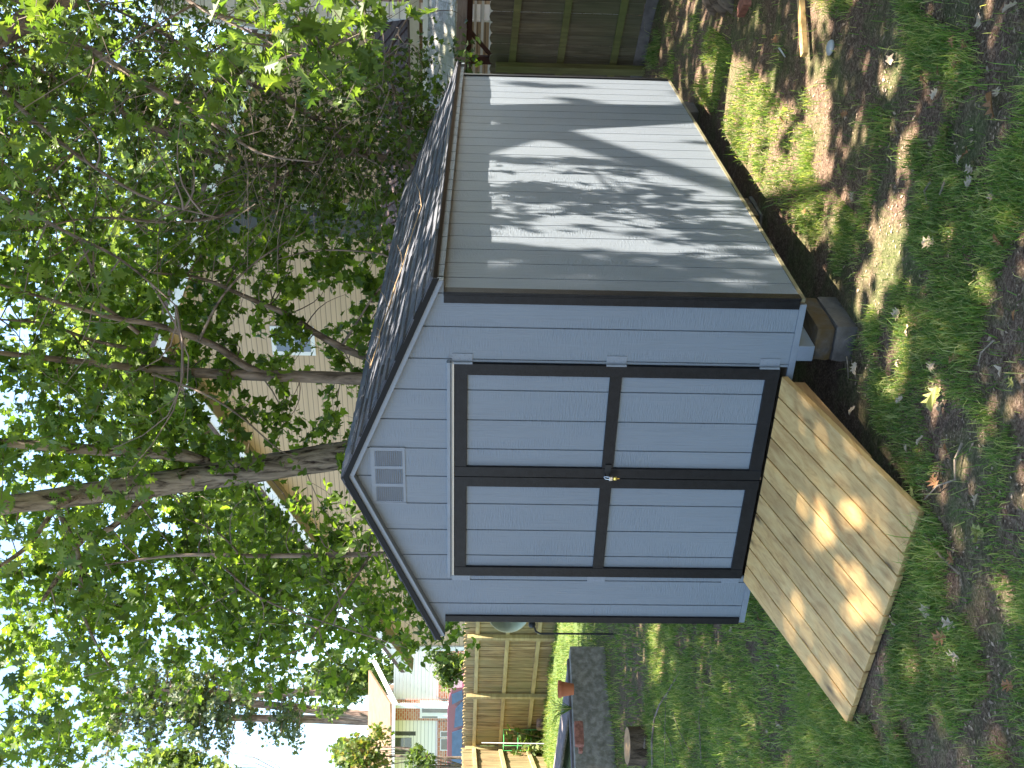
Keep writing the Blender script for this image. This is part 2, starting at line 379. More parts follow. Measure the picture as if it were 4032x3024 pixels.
# fast vectorised ground height for scatter (matches the mesh closely)
_gx = np.arange(-20, 9, .15); _gy = np.arange(-6, 16, .15)
_gz = np.array([[ground(x, y) for y in _gy] for x in _gx])
def gz(x, y):
    i = np.clip(((x+20)/.15), 0, len(_gx)-1.001); j = np.clip(((y+6)/.15), 0, len(_gy)-1.001)
    i0 = i.astype(int); j0 = j.astype(int); fi = i-i0; fj = j-j0
    return (_gz[i0, j0]*(1-fi)*(1-fj)+_gz[i0+1, j0]*fi*(1-fj)+_gz[i0, j0+1]*(1-fi)*fj+_gz[i0+1, j0+1]*fi*fj)
def vnoise(x, y, s, seed):
    r = np.random.default_rng(seed).random((64, 64)); X = x*s % 64; Y = y*s % 64
    i = np.floor(X).astype(int); j = np.floor(Y).astype(int); fx = X-i; fy = Y-j
    fx = fx*fx*(3-2*fx); fy = fy*fy*(3-2*fy); i %= 64; j %= 64
    a = r[i, j]; b = r[(i+1) % 64, j]; c = r[i, (j+1) % 64]; d = r[(i+1) % 64, (j+1) % 64]
    return a*(1-fx)*(1-fy)+b*fx*(1-fy)+c*(1-fx)*fy+d*fx*fy

# ------------------------------------------------------------------ shed
XC = 1.245; XL, XR, YB = .06, 2.44, 4.87; TAN = .4185
shed = empty('storage_shed', (XC, 2.4, -.35), label='grey blue wooden storage shed with black trimmed double doors and a dark shingle roof', cat='shed')
G = .2032
def groove_panel(mb, org, sdir, out, s0, s1, zb, zt, grooves, breaks=(), g=.0085, dep=.008, th=.012):
    org = np.array(org, float); sdir = np.array(sdir, float); out = np.array(out, float); up = np.array([0, 0, 1.])
    P = lambda s, z, d: org+sdir*s+up*z-out*d
    gs = sorted(q for q in grooves if s0+g < q < s1-g); cuts = [s0]
    for q in gs: cuts += [q-g/2, q+g/2]
    cuts.append(s1); flip = np.dot(np.cross(sdir, up), out) < 0
    def quad(a, b, c, d): mb.add([a, b, c, d], [(3, 2, 1, 0) if flip else (0, 1, 2, 3)])
    for i in range(0, len(cuts)-1):
        a, b = cuts[i], cuts[i+1]; rec = (i % 2 == 1); d = dep if rec else 0
        seg = [a]+sorted(x for x in breaks if a < x < b)+[b]
        for p, q in zip(seg[:-1], seg[1:]):
            quad(P(p, zb(p), d), P(q, zb(q), d), P(q, zt(q), d), P(p, zt(p), d))
            if not rec:
                quad(P(p, zb(p), dep+.002), P(q, zb(q), dep+.002), P(q, zb(q), 0), P(p, zb(p), 0))
        if rec:
            quad(P(a, zb(a), 0), P(a, zb(a), dep), P(a, zt(a), dep), P(a, zt(a), 0))
            quad(P(b, zb(b), dep), P(b, zb(b), 0), P(b, zt(b), 0), P(b, zt(b), dep))
FG = [2.438-G*k for k in range(0, 13)]
cz = lambda z: (lambda s: z)
roof_u = lambda x: 2.515-TAN*abs(x-XC)
fw = MB()
groove_panel(fw, (0, 0, 0), (1, 0, 0), (0, -1, 0), XL, .447, cz(0), cz(1.955), FG)
groove_panel(fw, (0, 0, 0), (1, 0, 0), (0, -1, 0), 2.017, 2.425, cz(0), cz(1.955), FG)
groove_panel(fw, (0, 0, 0), (1, 0, 0), (0, -1, 0), .447, 2.017, cz(1.897), cz(1.955), FG)
groove_panel(fw, (0, 0, 0), (1, 0, 0), (0, -1, 0), -.03, 2.52, cz(1.955), roof_u, FG, [XC])
fw.box(-.028, XL, .003, .05, 1.957, 1.99); fw.box(2.44, 2.516, .003, .05, 1.9575, 1.99)
fw.box(.447, .452, .002, .02, 0, 1.9); fw.box(2.012, 2.017, .002, .02, 0, 1.9)
fw.build('front_wall', m_siding, shed)
sw = MB(); SG = [G*k for k in range(0, 25)]
groove_panel(sw, (XR, 0, 0), (0, 1, 0), (1, 0, 0), .012, YB, cz(-.005), cz(1.975), SG)
sw.build('side_wall', m_siding, shed)
lw = MB(); groove_panel(lw, (XL, 0, 0), (0, 1, 0), (-1, 0, 0), 0, YB, cz(0), cz(1.975), SG); lw.build('side_wall', m_siding, shed)
bw = MB(); groove_panel(bw, (0, YB, 0), (1, 0, 0), (0, 1, 0), XL, XR, cz(0), roof_u, FG, [XC]); bw.build('back_wall', m_siding, shed)
# eave fascias and soffits
for sgn in (1, -1):
    e = MB(); xf = XC+sgn*1.271
    groove_panel(e, (xf, 0, 0), (0, 1, 0), (sgn, 0, 0), 0, YB, cz(1.956), cz(2.03), SG)
    e.build('fascia_board', m_siding, shed)
    so = MB(); xw = XR+.001 if sgn > 0 else XL-.001
    so.box(min(xw, xf-sgn*.01), max(xw, xf-sgn*.01), .05, YB-.01, 1.968, 1.98); so.build('soffit', m_soffit, shed)
# floor, rim and skids
fl = MB(); fl.box(XL+.01, XR-.012, .013, YB-.01, -.03, -.004); fl.build('floor', m_soffit, shed)
rim = MB(); rim.box(XL-.002, XR-.03, -.004, .012, -.038, -.001); rim.build('rim_board', m_trimblue, shed)
edge = MB(); edge.box(XR-.016, XR+.006, .0, YB, -.026, -.006); edge.build('bottom_flashing', m_flash, shed)
for x in (.33, 1.2, 2.056):
    s_ = MB(); s_.box(x, x+.095, -.002, YB-.15, -.132, -.039, 0); s_.build('skid', m_trimblue, shed, bevel=.003)
# corner trim
for x0, x1 in ((2.385, 2.433), (.052, .104)):
    t = MB(); t.box(x0, x1, -.016, -.001, .003, 1.954); 
    if x0 > 1: t.box(2.442, 2.452, -.016, .045, .0, 1.952); t.box(2.4335, 2.4415, -.016, -.001, .003, 1.954)
    t.build('corner_trim', m_black, shed, bevel=.002)
t = MB(); t.box(2.442, 2.453, YB-.04, YB+.012, 0, 1.955); t.build('corner_trim', m_black, shed)
# roof deck + shingles
def slope_pt(sgn, s, y, h=0):                                  # s: distance down the slope from the ridge
    c = 1/math.hypot(1, TAN); n = np.array([sgn*TAN*c, 0, c])
    return np.array([XC+sgn*s*c, y, 2.555-s*TAN*c])+n*h
SL = 1.305*math.hypot(1, TAN); Y0, Y1 = -.062, 4.93
for sgn in (1, -1):
    dk = MB(); a = slope_pt(sgn, 0, Y0+.008, -.002); b = slope_pt(sgn, SL-.004, Y0+.008, -.002)
    dk.obox(a, b-a, (0, Y1-Y0-.016, 0), slope_pt(sgn, 0, 0, -.022)-slope_pt(sgn, 0, 0)); dk.build('roof_deck', m_drip, shed)
    rf = MB(); ex = .138; nrow = int(SL/ex)+1
    for r in range(nrow):
        s1 = SL+.008-r*ex; s0 = max(s1-ex-.02, 0)
        y = Y0-.004-random.random()*.2
        while y < Y1:
            w = random.choice((.11, .16, .21, .27, .33)); ya, yb = max(y, Y0-.004), min(y+w, Y1+.004); y += w
            if yb-ya < .02: continue
            hb = .0065+random.choice((0, .0, .005, .007)); dl = random.uniform(-.006, .004)
            p = [slope_pt(sgn, s0, ya, .0008), slope_pt(sgn, s1+dl, ya, .0015), slope_pt(sgn, s1+dl, yb-.002, .0015), slope_pt(sgn, s0, yb-.002, .0008)]
            q = [slope_pt(sgn, s0, ya, .0016+(hb > .01)*.0006), slope_pt(sgn, s1+dl, ya, hb+.003), slope_pt(sgn, s1+dl, yb-.002, hb+.003), slope_pt(sgn, s0, yb-.002, .0016+(hb > .01)*.0006)]
            f = [(0,1,2,3),(4,7,6,5),(0,4,5,1),(1,5,6,2),(2,6,7,3),(3,7,4,0)]
            if sgn < 0: f = [k[::-1] for k in f]
            rf.add(p+q, [k[::-1] for k in f])
    rf.build('shingle_slope', m_shingle, shed)
rc = MB(); y = Y0-.006
while y < Y1:
    yb = min(y+.15, Y1+.01)
    for sgn in (1, -1):
        p = [slope_pt(sgn, -.002, y, .014), slope_pt(sgn, .14, y, .012), slope_pt(sgn, .14, yb, .019), slope_pt(sgn, -.002, yb, .021)]
        q = [k-np.array([0, 0, .007]) for k in p]
        rc.add(q+p, [(0,3,2,1),(4,5,6,7),(0,1,5,4),(1,2,6,5),(2,3,7,6)])
    y += .14
rc.build('ridge_cap', m_shingle, shed)
for yy in (Y0, YB+.03):
    for sgn in (1, -1):
        b_ = MB(); a = slope_pt(sgn, -.0, yy-.0035, 0); L_ = slope_pt(sgn, SL+.004, 0, 0)-slope_pt(sgn, 0, 0, 0)
        dn = np.array([0, 0, -.043])
        b_.obox(a+np.array([0, 0, .010]), L_, (0, .006, 0), dn); b_.build('rake_drip_edge', m_drip, shed)
        g_ = MB(); yb_ = yy+.010 if yy < 1 else yy-.0
        a = slope_pt(sgn, 0, yb_, 0)+np.array([0, 0, -.022]); L2 = slope_pt(sgn, SL-.018, 0, 0)-slope_pt(sgn, 0, 0, 0)
        g_.obox(a, L2, (0, .05, 0), (0, 0, -.041)); g_.build('rake_board', m_trimblue, shed, bevel=.0015)
for sgn in (1, -1):
    d_ = MB(); xo = XC+sgn*1.284
    d_.box(min(xo, XC+sgn*1.272), max(xo, XC+sgn*1.272), Y0+.004, YB+.055, 2.002, 2.034)
    d_.box(min(xo, XC+sgn*1.306), max(xo, XC+sgn*1.306), Y0+.004, YB+.055, 2.010, 2.016)
    d_.build('eave_drip_edge', m_drip, shed)
# door header
h = MB(); h.box(.452, 2.022, -.034, 0, 1.918, 1.939); h.box(.456, 2.018, -.024, 0, 1.909, 1.9175)
h.build('door_header', m_trimblue, shed, bevel=.002)
h2 = MB(); h2.box(.457, 2.017, -.019, 0, 1.8975, 1.9085); h2.build('header_molding', m_gutter, shed)
# doors
def door(x0, x1, in0, in1):
    # x0..x1 outer extents, stiles reach in0 / in1
    d = MB(); groove_panel(d, (0, .0015, 0), (1, 0, 0), (0, -1, 0), x0+.004, x1-.004, cz(.047), cz(1.892), FG)
    dr = d.build('door', m_siding, shed)
    a = MB(); a.box(x0, in0, -.0185, 0, .043, 1.894); a.build('stile', m_black, dr, bevel=.0015)
    a = MB(); a.box(in1, x1, -.0185, 0, .043, 1.894); a.build('stile', m_black, dr, bevel=.0015)
    for z0, z1 in ((.044, .119), (.942, 1.011), (1.822, 1.893)):
        a = MB(); a.box(in0+.0005, in1-.0005, -.0165, .0, z0, z1); a.build('rail', m_black, dr, bevel=.0015)
    return dr
dR = door(1.2345, 2.0095, 1.303, 1.937); dL = door(.4525, 1.2295, .525, 1.159)
gp = MB(); gp.box(1.222, 1.242, .004, .012, .03, 1.9); gp.build('door_jamb', m_soffit, shed)
for zc in (1.851, .98, .108):
    hg = MB(); hg.box(2.014, 2.067, -.0045, -.0005, zc-.057, zc+.057); hg.tube([(2.012, -.013, zc-.057), (2.012, -.013, zc+.057)], .0075, 8)
    for dz in (-.04, -.013, .014, .041): hg.lathe((0, 0, 0), [(0, 0)], 3) if False else hg.box(2.04+(.012 if dz in (-.013, .041) else -.008), 2.045+(.012 if dz in (-.013, .041) else -.008), -.0065, -.004, zc+dz-.003, zc+dz+.003)
    hg.build('hinge', m_trimblue, dR)
    hg = MB(); hg.box(.402, .449, -.0045, -.0005, zc-.057, zc+.057); hg.tube([(.450, -.013, zc-.057), (.450, -.013, zc+.057)], .0075, 8)
    hg.build('hinge', m_trimblue, dL)
hp = MB(); hp.box(1.245, 1.335, -.024, -.0188, .955, .992); hp.tube([(1.262, -.024, .962), (1.262, -.045, .966), (1.262, -.045, .984), (1.262, -.024, .988)], .004, 6)
hp.build('hasp', m_blackiron, dR)
# gable vent
vt = MB(); VX0, VX1, VZ0, VZ1 = 1.016, 1.425, 2.19, 2.394
cols = [(1.033, 1.139), (1.163, 1.270), (1.292, 1.401)]; z0, z1 = 2.207, 2.370
xs_ = [VX0]+[q for c in cols for q in c]+[VX1]
for i in range(0, 7, 2): vt.box(xs_[i], xs_[i+1], -.006, -.0005, VZ0, VZ1)
for a, b in cols: vt.box(a, b, -.006, -.0005, VZ0, z0); vt.box(a, b, -.006, -.0005, z1, VZ1)
vt.box(VX0-.002, VX0+.008, -.009, -.006, VZ0-.002, VZ1+.002); vt.box(VX1-.008, VX1+.002, -.009, -.006, VZ0-.002, VZ1+.002)
vent = vt.build('gable_vent', m_trimblue, shed)
sl_ = MB(); n_ = 13
for a, b in cols:
    for k in range(n_):
        zz = z0+(k+.1)*(z1-z0)/n_
        sl_.obox((a, -.0015, zz+.007), (b-a, 0, 0), (0, -.009, -.007), (0, .001, .0012))
sl_.build('louvre', m_trimblue, vent)
bk = MB(); bk.box(VX0+.01, VX1-.01, -.0012, -.0006, VZ0+.01, VZ1-.01); bk.build('vent_screen', m_trimblue, vent)
# padlock with key
pl = empty('padlock', (1.258, -.05, .95), label='small padlock with a brass key left in it, hanging from the door hasp', cat='padlock')
p = MB(); p.box(1.246, 1.272, -.062, -.046, .945, .968); p.build('body', m_metal, pl, bevel=.003)
p = MB(); p.tube([(1.251, -.054, .965), (1.251, -.05, .985), (1.254, -.046, .994), (1.262, -.046, .997), (1.267, -.048, .99), (1.268, -.054, .967)], .0028, 6); p.build('shackle', m_metal, pl)
p = MB(); p.box(1.2565, 1.2605, -.056, -.052, .905, .945); p.lathe((1.2585, -.054, .93), [(0, -.014), (.010, -.010), (.012, 0), (.010, .010), (0, .014)], 10); p.build('key', m_brass, pl)

# ------------------------------------------------------------------ ramp
rp = empty('wooden_ramp', (1.2, -.6, -.2), label='new pale pine board ramp leading from the grass up to the shed doors', cat='ramp')
nb = 11; TR, TL = np.array([1.968, -.022, .030]), np.array([.432, -.022, .030])
BR, BL = np.array([1.972, -1.268, -.298]), np.array([.428, -1.168, -.296])
dk = MB(); gap = .0046
for i in range(nb):
    a0, a1 = i/nb, (i+1)/nb
    jit = random.uniform(-.004, .004)
    def pt(a, e, side_=0):
        top = TR*(1-a)+TL*a; bot = BR*(1-a)+BL*a
        return top*(1-e)+bot*e
    ts = random.uniform(-.0012, .0012)
    q = [pt(a0, 0), pt(a0, 1+jit), pt(a1, 1+jit), pt(a1, 0)]
    q[0] = q[0]+np.array([-gap, 0, 0]); q[1] = q[1]+np.array([-gap, 0, 0]); q[2] = q[2]+np.array([gap, 0, 0]); q[3] = q[3]+np.array([gap, 0, 0])
    nrm = np.cross(TR-BR, TL-TR); nrm /= np.linalg.norm(nrm); nrm *= np.sign(nrm[2])
    q = [k+nrm*ts for k in q]; lo = [k-nrm*.036 for k in q]
    dk.add(lo+q, [(0,1,2,3),(4,7,6,5),(0,4,5,1),(1,5,6,2),(2,6,7,3),(3,7,4,0)])
deck = dk.build('deck_boards', m_pine, rp, bevel=.003)
bm = bmesh.new(); bm.from_mesh(deck.data); bmesh.ops.recalc_face_normals(bm, faces=bm.faces); bm.to_mesh(deck.data); bm.free()
for a in (.02, .35, .65, .955):
    st = MB()
    t0 = TR*(1-a)+TL*a-nrm*.0365; b0 = BR*(1-a)+BL*a-nrm*.0365
    e0, e1 = t0*.98+b0*.02, t0*.38+b0*.62
    st.prism([e0, e1, e1+np.array([0, 0, -.035]), e0+np.array([0, 0, -.09])], (-.036, 0, 0)); st.build('stringer', m_pine_side, rp)

# ------------------------------------------------------------------ concrete blocks
def block(name, x0, x1, y0, y1, z0, z1, m, label, group='concrete blocks under the shed', rz=0, rough=.006):
    bmx = bmesh.new(); bmesh.ops.create_cube(bmx, size=1)
    bmesh.ops.subdivide_edges(bmx, edges=bmx.edges, cuts=5, use_grid_fill=True)
    for v in bmx.verts:
        c = Vector((v.co.x*(x1-x0), v.co.y*(y1-y0), v.co.z*(z1-z0)))
        k = mnoise.noise(c*22+Vector((x0*7, y0*3, z0*5)))*rough
        e = sum(abs(abs(t)-.5) < 1e-4 for t in v.co)
        if e >= 2: c *= 1-.012*e
        c += v.co.normalized()*k; v.co = c
    me = bpy.data.meshes.new(name); bmx.to_mesh(me); bmx.free(); me.materials.append(m)
    for p in me.polygons: p.use_smooth = False
    o = bpy.data.objects.new(name, me); COL.objects.link(o); o.location = ((x0+x1)/2, (y0+y1)/2, (z0+z1)/2); o.rotation_euler[2] = rz
    return tag(o, label, 'block', group)
block('concrete_block', 2.055, 2.255, .015, .42, -.236, -.136, m_moss, 'brown mossy concrete block touching the skid at the front right shed corner')
block('concrete_block', 2.05, 2.27, .0, .42, -.362, -.239, m_conc, 'grey concrete block on the soil, lower one of the stack at the front right corner', rz=.03)
block('concrete_block', 1.98, 2.22, 1.86, 2.22, -.235, -.136, m_moss, 'mossy brown concrete block halfway along the shaded side of the shed')
block('concrete_block', 1.98, 2.23, 1.84, 2.24, -.37, -.238, m_conc, 'grey concrete block buried in the grass halfway along the side of the shed')
block('concrete_block', 2.0, 2.25, 4.45, 4.82, -.36, -.136, m_conc, 'dark concrete block in shadow below the rear end of the side wall')

# ------------------------------------------------------------------ foliage tools
def leaf_template(kind):
    if kind == 'maple':
        h = [(0, 0), (.16, -.02), (.46, .02), (.36, .22), (.56, .50), (.30, .50), (.20, .62), (0, 1.0)]
    elif kind == 'oak':
        h = [(0, 0), (.08, .10), (.34, .12), (.12, .28), (.48, .40), (.14, .50), (.40, .72), (.12, .72), (.12, .88), (0, 1.05)]
    elif kind == 'oval':
        h = [(0, 0), (.22, .2), (.27, .5), (.16, .8), (0, 1.0)]
    elif kind == 'clump':
        h = [(0, 0), (.30, -.04), (.2, .2), (.52, .3), (.26, .48), (.4, .75), (.1, .7), (0, 1.0)]
    else:
        h = [(0, 0), (.24, .45), (0, 1.0)]
    k = len(h)
    R_ = [(x, y-.45, abs(x)*.25) for x, y in h]; L_ = [(-x, y-.45, abs(x)*.25) for x, y in h[1:-1]]
    v = np.array(R_+L_)
    f1 = list(range(k)); f2 = [0]+[k+i for i in range(k-2)]+[k-1]
    return v, f1, f2[::-1]
def leaves(name, cen, size, kind, m, parent=None, up=.6, droop=None):
    cen = np.asarray(cen, float); n = len(cen)
    T, f1, f2 = leaf_template(kind); k = len(T)
    nr = rng.normal(size=(n, 3)); nr /= np.linalg.norm(nr, axis=1)[:, None]
    nr = nr*(1-up)+np.array([0, 0, 1.])*up; nr /= np.linalg.norm(nr, axis=1)[:, None]
    t = rng.normal(size=(n, 3)); t[:, 2] -= .5; t -= nr*np.sum(t*nr, 1)[:, None]; t /= np.linalg.norm(t, axis=1)[:, None]
    b = np.cross(t, nr)
    sz = np.asarray(size)*np.exp(rng.normal(size=n)*.22)
    V = cen[:, None, :]+(b[:, None, :]*T[None, :, 0, None]+t[:, None, :]*T[None, :, 1, None]+nr[:, None, :]*T[None, :, 2, None])*sz[:, None, None]
    base = (np.arange(n)*k)[:, None]
    loops = np.concatenate([base+np.array(f1), base+np.array(f2)], 1).ravel()
    a, c = len(f1), len(f2); st = (np.arange(n)*(a+c))[:, None]+np.array([0, a]); 
    return np_mesh(name, V.reshape(-1, 3), loops, st.ravel(), None, m, parent)
def curve(p0, p1, n, bend=.12, sag=0):
    p0, p1 = np.array(p0), np.array(p1); L = np.linalg.norm(p1-p0); o = rng.normal(size=3)*bend*L
    return [p0*(1-t)+p1*t+o*math.sin(math.pi*t)+np.array([0, 0, sag*L*math.sin(math.pi*t)]) for t in np.linspace(0, 1, n)]
def spray(tw, cen, L, nl, droop=.25, r=.0035):
    d = rng.normal(size=3); d[2] = d[2]*.45-droop; d /= np.linalg.norm(d)
    p0 = cen-d*L/2; pts = curve(p0, cen+d*L/2, 4, .1)
    tw.tube(pts, [r, r*.8, r*.6, r*.35], 3, cap=False)
    ts = rng.random(nl); a = np.array(pts); idx = np.clip((ts*3).astype(int), 0, 2); fr = ts*3-idx
    return p0, a[idx]*(1-fr)[:, None]+a[idx+1]*fr[:, None]+rng.normal(size=(nl, 3))*.055

def px_tube(mb, pts, rads, n=9, wob=.05):                        # limb along measured bearings with distances
    P3 = [at(x*1.8228, y*1.8228, d) for x, y, d in pts]
    # resample smooth
    out = []; rr = []
    for i in range(len(P3)-1):
        a = P3[max(i-1, 0)]; b = P3[i]; c = P3[i+1]; d = P3[min(i+2, len(P3)-1)]
        for t in np.linspace(0, 1, 5)[:-1]:
            out.append(.5*((2*b)+(-a+c)*t+(2*a-5*b+4*c-d)*t*t+(-a+3*b-3*c+d)*t**3)); rr.append(rads[i]*(1-t)+rads[i+1]*t)
    out.append(P3[-1]); rr.append(rads[-1])
    mb.tube(out, rr, n, wob=wob)
    return out
def grid_sprays(rows, x_lo, y_lo, cell, dr, nleaf_scale, L=.55, nl=12):
    # crown density given as a coarse grid of bearings; every cell filled through the whole depth of the crown
    res = []
    for r, row in enumerate(rows):
        for c, ch in enumerate(row):
            if ch in ' 0': continue
            cov = int(ch)/10.2; lai = -math.log(1-cov)
            k = lai*nleaf_scale/nl; k = int(k)+(rng.random() < k-int(k))
            for _ in range(k):
                X = (x_lo+(c+rng.random()*1.25-.12)*cell)*1.8228; Y = (y_lo+(r+rng.random()*1.25-.12)*cell)*1.8228
                res.append(at(X, Y, rng.uniform(*dr)))
    return res
def fill(tree, tw, cents, nodes, L, nl, link_every=5, droop=.25, reach=2.2):
    nodes = np.array(nodes); out = []
    for i, c in enumerate(cents):
        p0, lv = spray(tw, c, L*rng.uniform(.7, 1.3), nl, droop); out.append(lv)
        if i % link_every == 0:
            j = np.argmin(np.linalg.norm(nodes-p0, axis=1)+rng.random(len(nodes))*.6)
            if np.linalg.norm(nodes[j]-p0) < reach:
                pts = curve(nodes[j], p0, 6, .10, -.05); tw.tube(pts, np.linspace(.010, .003, 6), 4, cap=False)
    return np.concatenate(out)

# -- tall oak trunk behind the shed ridge
oak = empty('oak_tree', at(1900, 1820, 13.4)*np.array([1, 1, 0])+np.array([0, 0, -.2]), label='tall thick furrow-barked tree leaning left behind the shed ridge', cat='tree')
tk = MB(); nodes1 = []
base = at(1400, 1715, 13.4)
n1 = px_tube(tk, [(1190, 952, 13.3), (900, 962, 13.4), (745, 982, 13.4), (560, 1012, 13.4), (380, 1040, 13.3), (180, 1068, 13.2), (0, 1092, 13.1), (-160, 1112, 13)], [.215, .20, .19, .175, .165, .145, .125, .11], 16, .06)
n2 = px_tube(tk, [(455, 1000, 13.4), (400, 985, 13.3), (330, 978, 13.2), (150, 968, 13.0), (0, 955, 12.9), (-120, 945, 12.8)], [.05, .085, .08, .07, .055, .045], 10)
n3 = px_tube(tk, [(350, 1052, 13.3), (300, 1085, 13.1), (240, 1140, 12.9), (180, 1165, 12.8), (120, 1255, 12.5), (90, 1300, 12.4)], [.07, .05, .042, .036, .03, .02], 8)
n4 = px_tube(tk, [(220, 1062, 13.2), (130, 1090, 12.8), (60, 1180, 12.4), (-30, 1240, 12)], [.05, .035, .03, .02], 7)
n5 = px_tube(tk, [(110, 1075, 13.2), (170, 1200, 12.4), (180, 1330, 12), (260, 1480, 11.8)], [.045, .03, .02, .008], 6)
tk.build('trunk', m_bark, oak, smooth=True)
nodes1 = n1[4:]+n2+n3+n4+n5
rowsA = ['', '', '', '', '', '', '', '', '',
 '453320', '555432', '666676553', '7777777654', '7676776665', '55543420', '343100', '3321']
tw = MB(); cen = grid_sprays(rowsA, 0, 0, 100, (13.5, 16.4), 300, .5, 14)
lv = fill(oak, tw, cen, nodes1, .55, 14, 8)
leaves('crown', lv, .105, 'maple', m_maple, oak, .35)
tw.build('twigs', m_twig, oak)

# -- forked maple to its right
mpl = empty('maple_tree', at(1900, 1500, 12.6)*np.array([1, 1, 0])+np.array([0, 0, -.25]), label='slim smooth-barked tree with many forks growing right behind the shed roof', cat='tree')
tk = MB()
a1 = px_tube(tk, [(1180, 830, 12.6), (860, 824, 12.6), (780, 818, 12.6), (600, 812, 12.6), (440, 806, 12.6), (300, 795, 12.6), (160, 780, 12.5), (0, 762, 12.4), (-100, 750, 12.4)], [.10, .085, .08, .073, .064, .05, .04, .03, .02], 12, .03)
a2 = px_tube(tk, [(560, 806, 12.6), (520, 785, 12.55), (470, 750, 12.4), (400, 722, 12.3), (330, 700, 12.2), (250, 688, 12.1), (150, 660, 12), (0, 615, 11.9)], [.055, .05, .045, .04, .036, .03, .024, .014], 9)
a3 = px_tube(tk, [(420, 803, 12.6), (360, 778, 12.8), (290, 755, 12.9), (200, 735, 13), (100, 700, 13), (0, 690, 13)], [.045, .034, .028, .022, .018, .012], 8)
a4 = px_tube(tk, [(300, 720, 12.2), (220, 660, 12.1), (150, 630, 12)], [.028, .02, .012], 6)
a5 = px_tube(tk, [(1100, 800, 12.7), (900, 800, 12.9), (785, 770, 13), (700, 730, 13), (620, 680, 12.9), (540, 645, 12.8), (430, 600, 12.7), (330, 590, 12.6)], [.07, .06, .05, .045, .038, .03, .02, .012], 9)
a6 = px_tube(tk, [(330, 808, 12.5), (440, 850, 12.2), (520, 900, 12), (600, 970, 11.9), (640, 985, 11.9)], [.02, .014, .012, .008, .004], 6)
a7 = px_tube(tk, [(740, 745, 13), (800, 650, 12.4), (850, 560, 12.2), (700, 540, 12), (600, 560, 12)], [.02, .014, .012, .01, .005], 6)
a8 = px_tube(tk, [(430, 735, 12.3), (480, 640, 12), (560, 560, 11.8), (660, 500, 11.7)], [.02, .015, .012, .006], 6)
tk.build('trunk', m_bark2, mpl, smooth=True)
rowsB = ['', '', '', '32', '4335664330', '6667776664', '555776553', '5455644321', '5465554321', '56666554']
tw = MB(); cen = grid_sprays(rowsB, 0, 0, 100, (12.3, 14.6), 210, .5, 14)
lv = fill(mpl, tw, cen, a1+a2+a3+a4+a5+a6+a7+a8, .5, 14, 7)
leaves('crown', lv, .112, 'maple', m_maple, mpl, .3)
tw.build('twigs', m_twig, mpl)

# -- thin sapling left of the oak
sap = empty('sapling', at(1900, 2180, 12)*np.array([1, 1, 0])+np.array([0, 0, -.25]), label='thin young tree standing behind the left slope of the shed roof', cat='tree')
tk = MB()
b1 = px_tube(tk, [(1150, 1190, 12), (830, 1197, 12), (700, 1199, 12), (560, 1201, 12), (430, 1198, 12), (330, 1205, 12), (200, 1225, 11.9)], [.042, .034, .032, .028, .022, .016, .008], 8, .03)
b2 = px_tube(tk, [(800, 1198, 12), (760, 1260, 11.8), (700, 1340, 11.6), (660, 1400, 11.4)], [.018, .014, .009, .004], 6)
b3 = px_tube(tk, [(520, 1200, 12), (470, 1150, 11.8), (400, 1120, 11.6)], [.014, .01, .005], 6)
b4 = px_tube(tk, [(460, 1198, 12), (560, 1290, 11.6), (720, 1350, 11.3), (880, 1400, 11.1)], [.014, .012, .008, .004], 6)
tk.build('trunk', m_bark2, sap, smooth=True)
rowsC = ['', '', '', '', '', '', '', '', '', '', '0000223321', '0000455542', '0000455542', '0000455554', '00000342']
tw = MB(); cen = grid_sprays(rowsC, 0, 0, 100, (10.9, 12.6), 110, .45, 12)
cen = [c for c in cen]
lv = fill(sap, tw, cen, b1+b2+b3+b4, .5, 12, droop=.5)
leaves('crown', lv, .10, 'oval', m_maple, sap, .3)
tw.build('twigs', m_twig, sap)

# -- shrubby understory tree in front of the beige house, right
und = empty('understory_tree', at(1900, 500, 11.6)*np.array([1, 1, 0])+np.array([0, 0, -.28]), label='dense dark small-leaved tree with many grey twigs behind the fence at right', cat='tree')
tk = MB()
u1 = px_tube(tk, [(1100, 380, 11.9), (900, 360, 11.8), (760, 330, 11.7), (600, 360, 11.6), (450, 330, 11.5), (300, 260, 11.4), (150, 180, 11.3), (0, 120, 11.2)], [.06, .05, .045, .04, .034, .028, .02, .012], 8)
u2 = px_tube(tk, [(800, 340, 11.7), (640, 230, 11.5), (480, 150, 11.4), (330, 60, 11.3), (200, 0, 11.2)], [.035, .03, .024, .018, .01], 7)
u3 = px_tube(tk, [(650, 355, 11.6), (520, 450, 11.4), (380, 480, 11.3), (200, 470, 11.2), (60, 500, 11.1)], [.03, .024, .018, .014, .008], 7)
u4 = px_tube(tk, [(900, 362, 11.8), (860, 230, 11.7), (840, 120, 11.6), (880, 40, 11.5)], [.03, .02, .014, .008], 7)
tk.build('trunk', m_bark2, und, smooth=True)
rowsD = ['6654321100', '7654566554', '7546777776', '7412467776', '6312335541', '0000000000']
tw = MB(); cen = grid_sprays(rowsD, 0, 0, 100, (10.6, 12.8), 430, .5, 14)
lv = fill(und, tw, cen, u1+u2+u3+u4, .5, 14, 3)
leaves('crown', lv, .062, 'maple', m_under, und, .35)
for _ in range(130):                                              # loose bare grey twigs
    X = rng.uniform(250, 850)*1.8228; Y = rng.uniform(-20, 460)*1.8228
    c = at(X, Y, rng.uniform(10.2, 11.6)); d = rng.normal(size=3)*.5+np.array([*(-RH*.9), .75]); d[2] += rng.normal()*.2; d /= np.linalg.norm(d)
    tw.tube(curve(c, c+d*rng.uniform(.5, 1.6), 5, .12), [.006, .0055, .0045, .0035, .002], 3, cap=False)
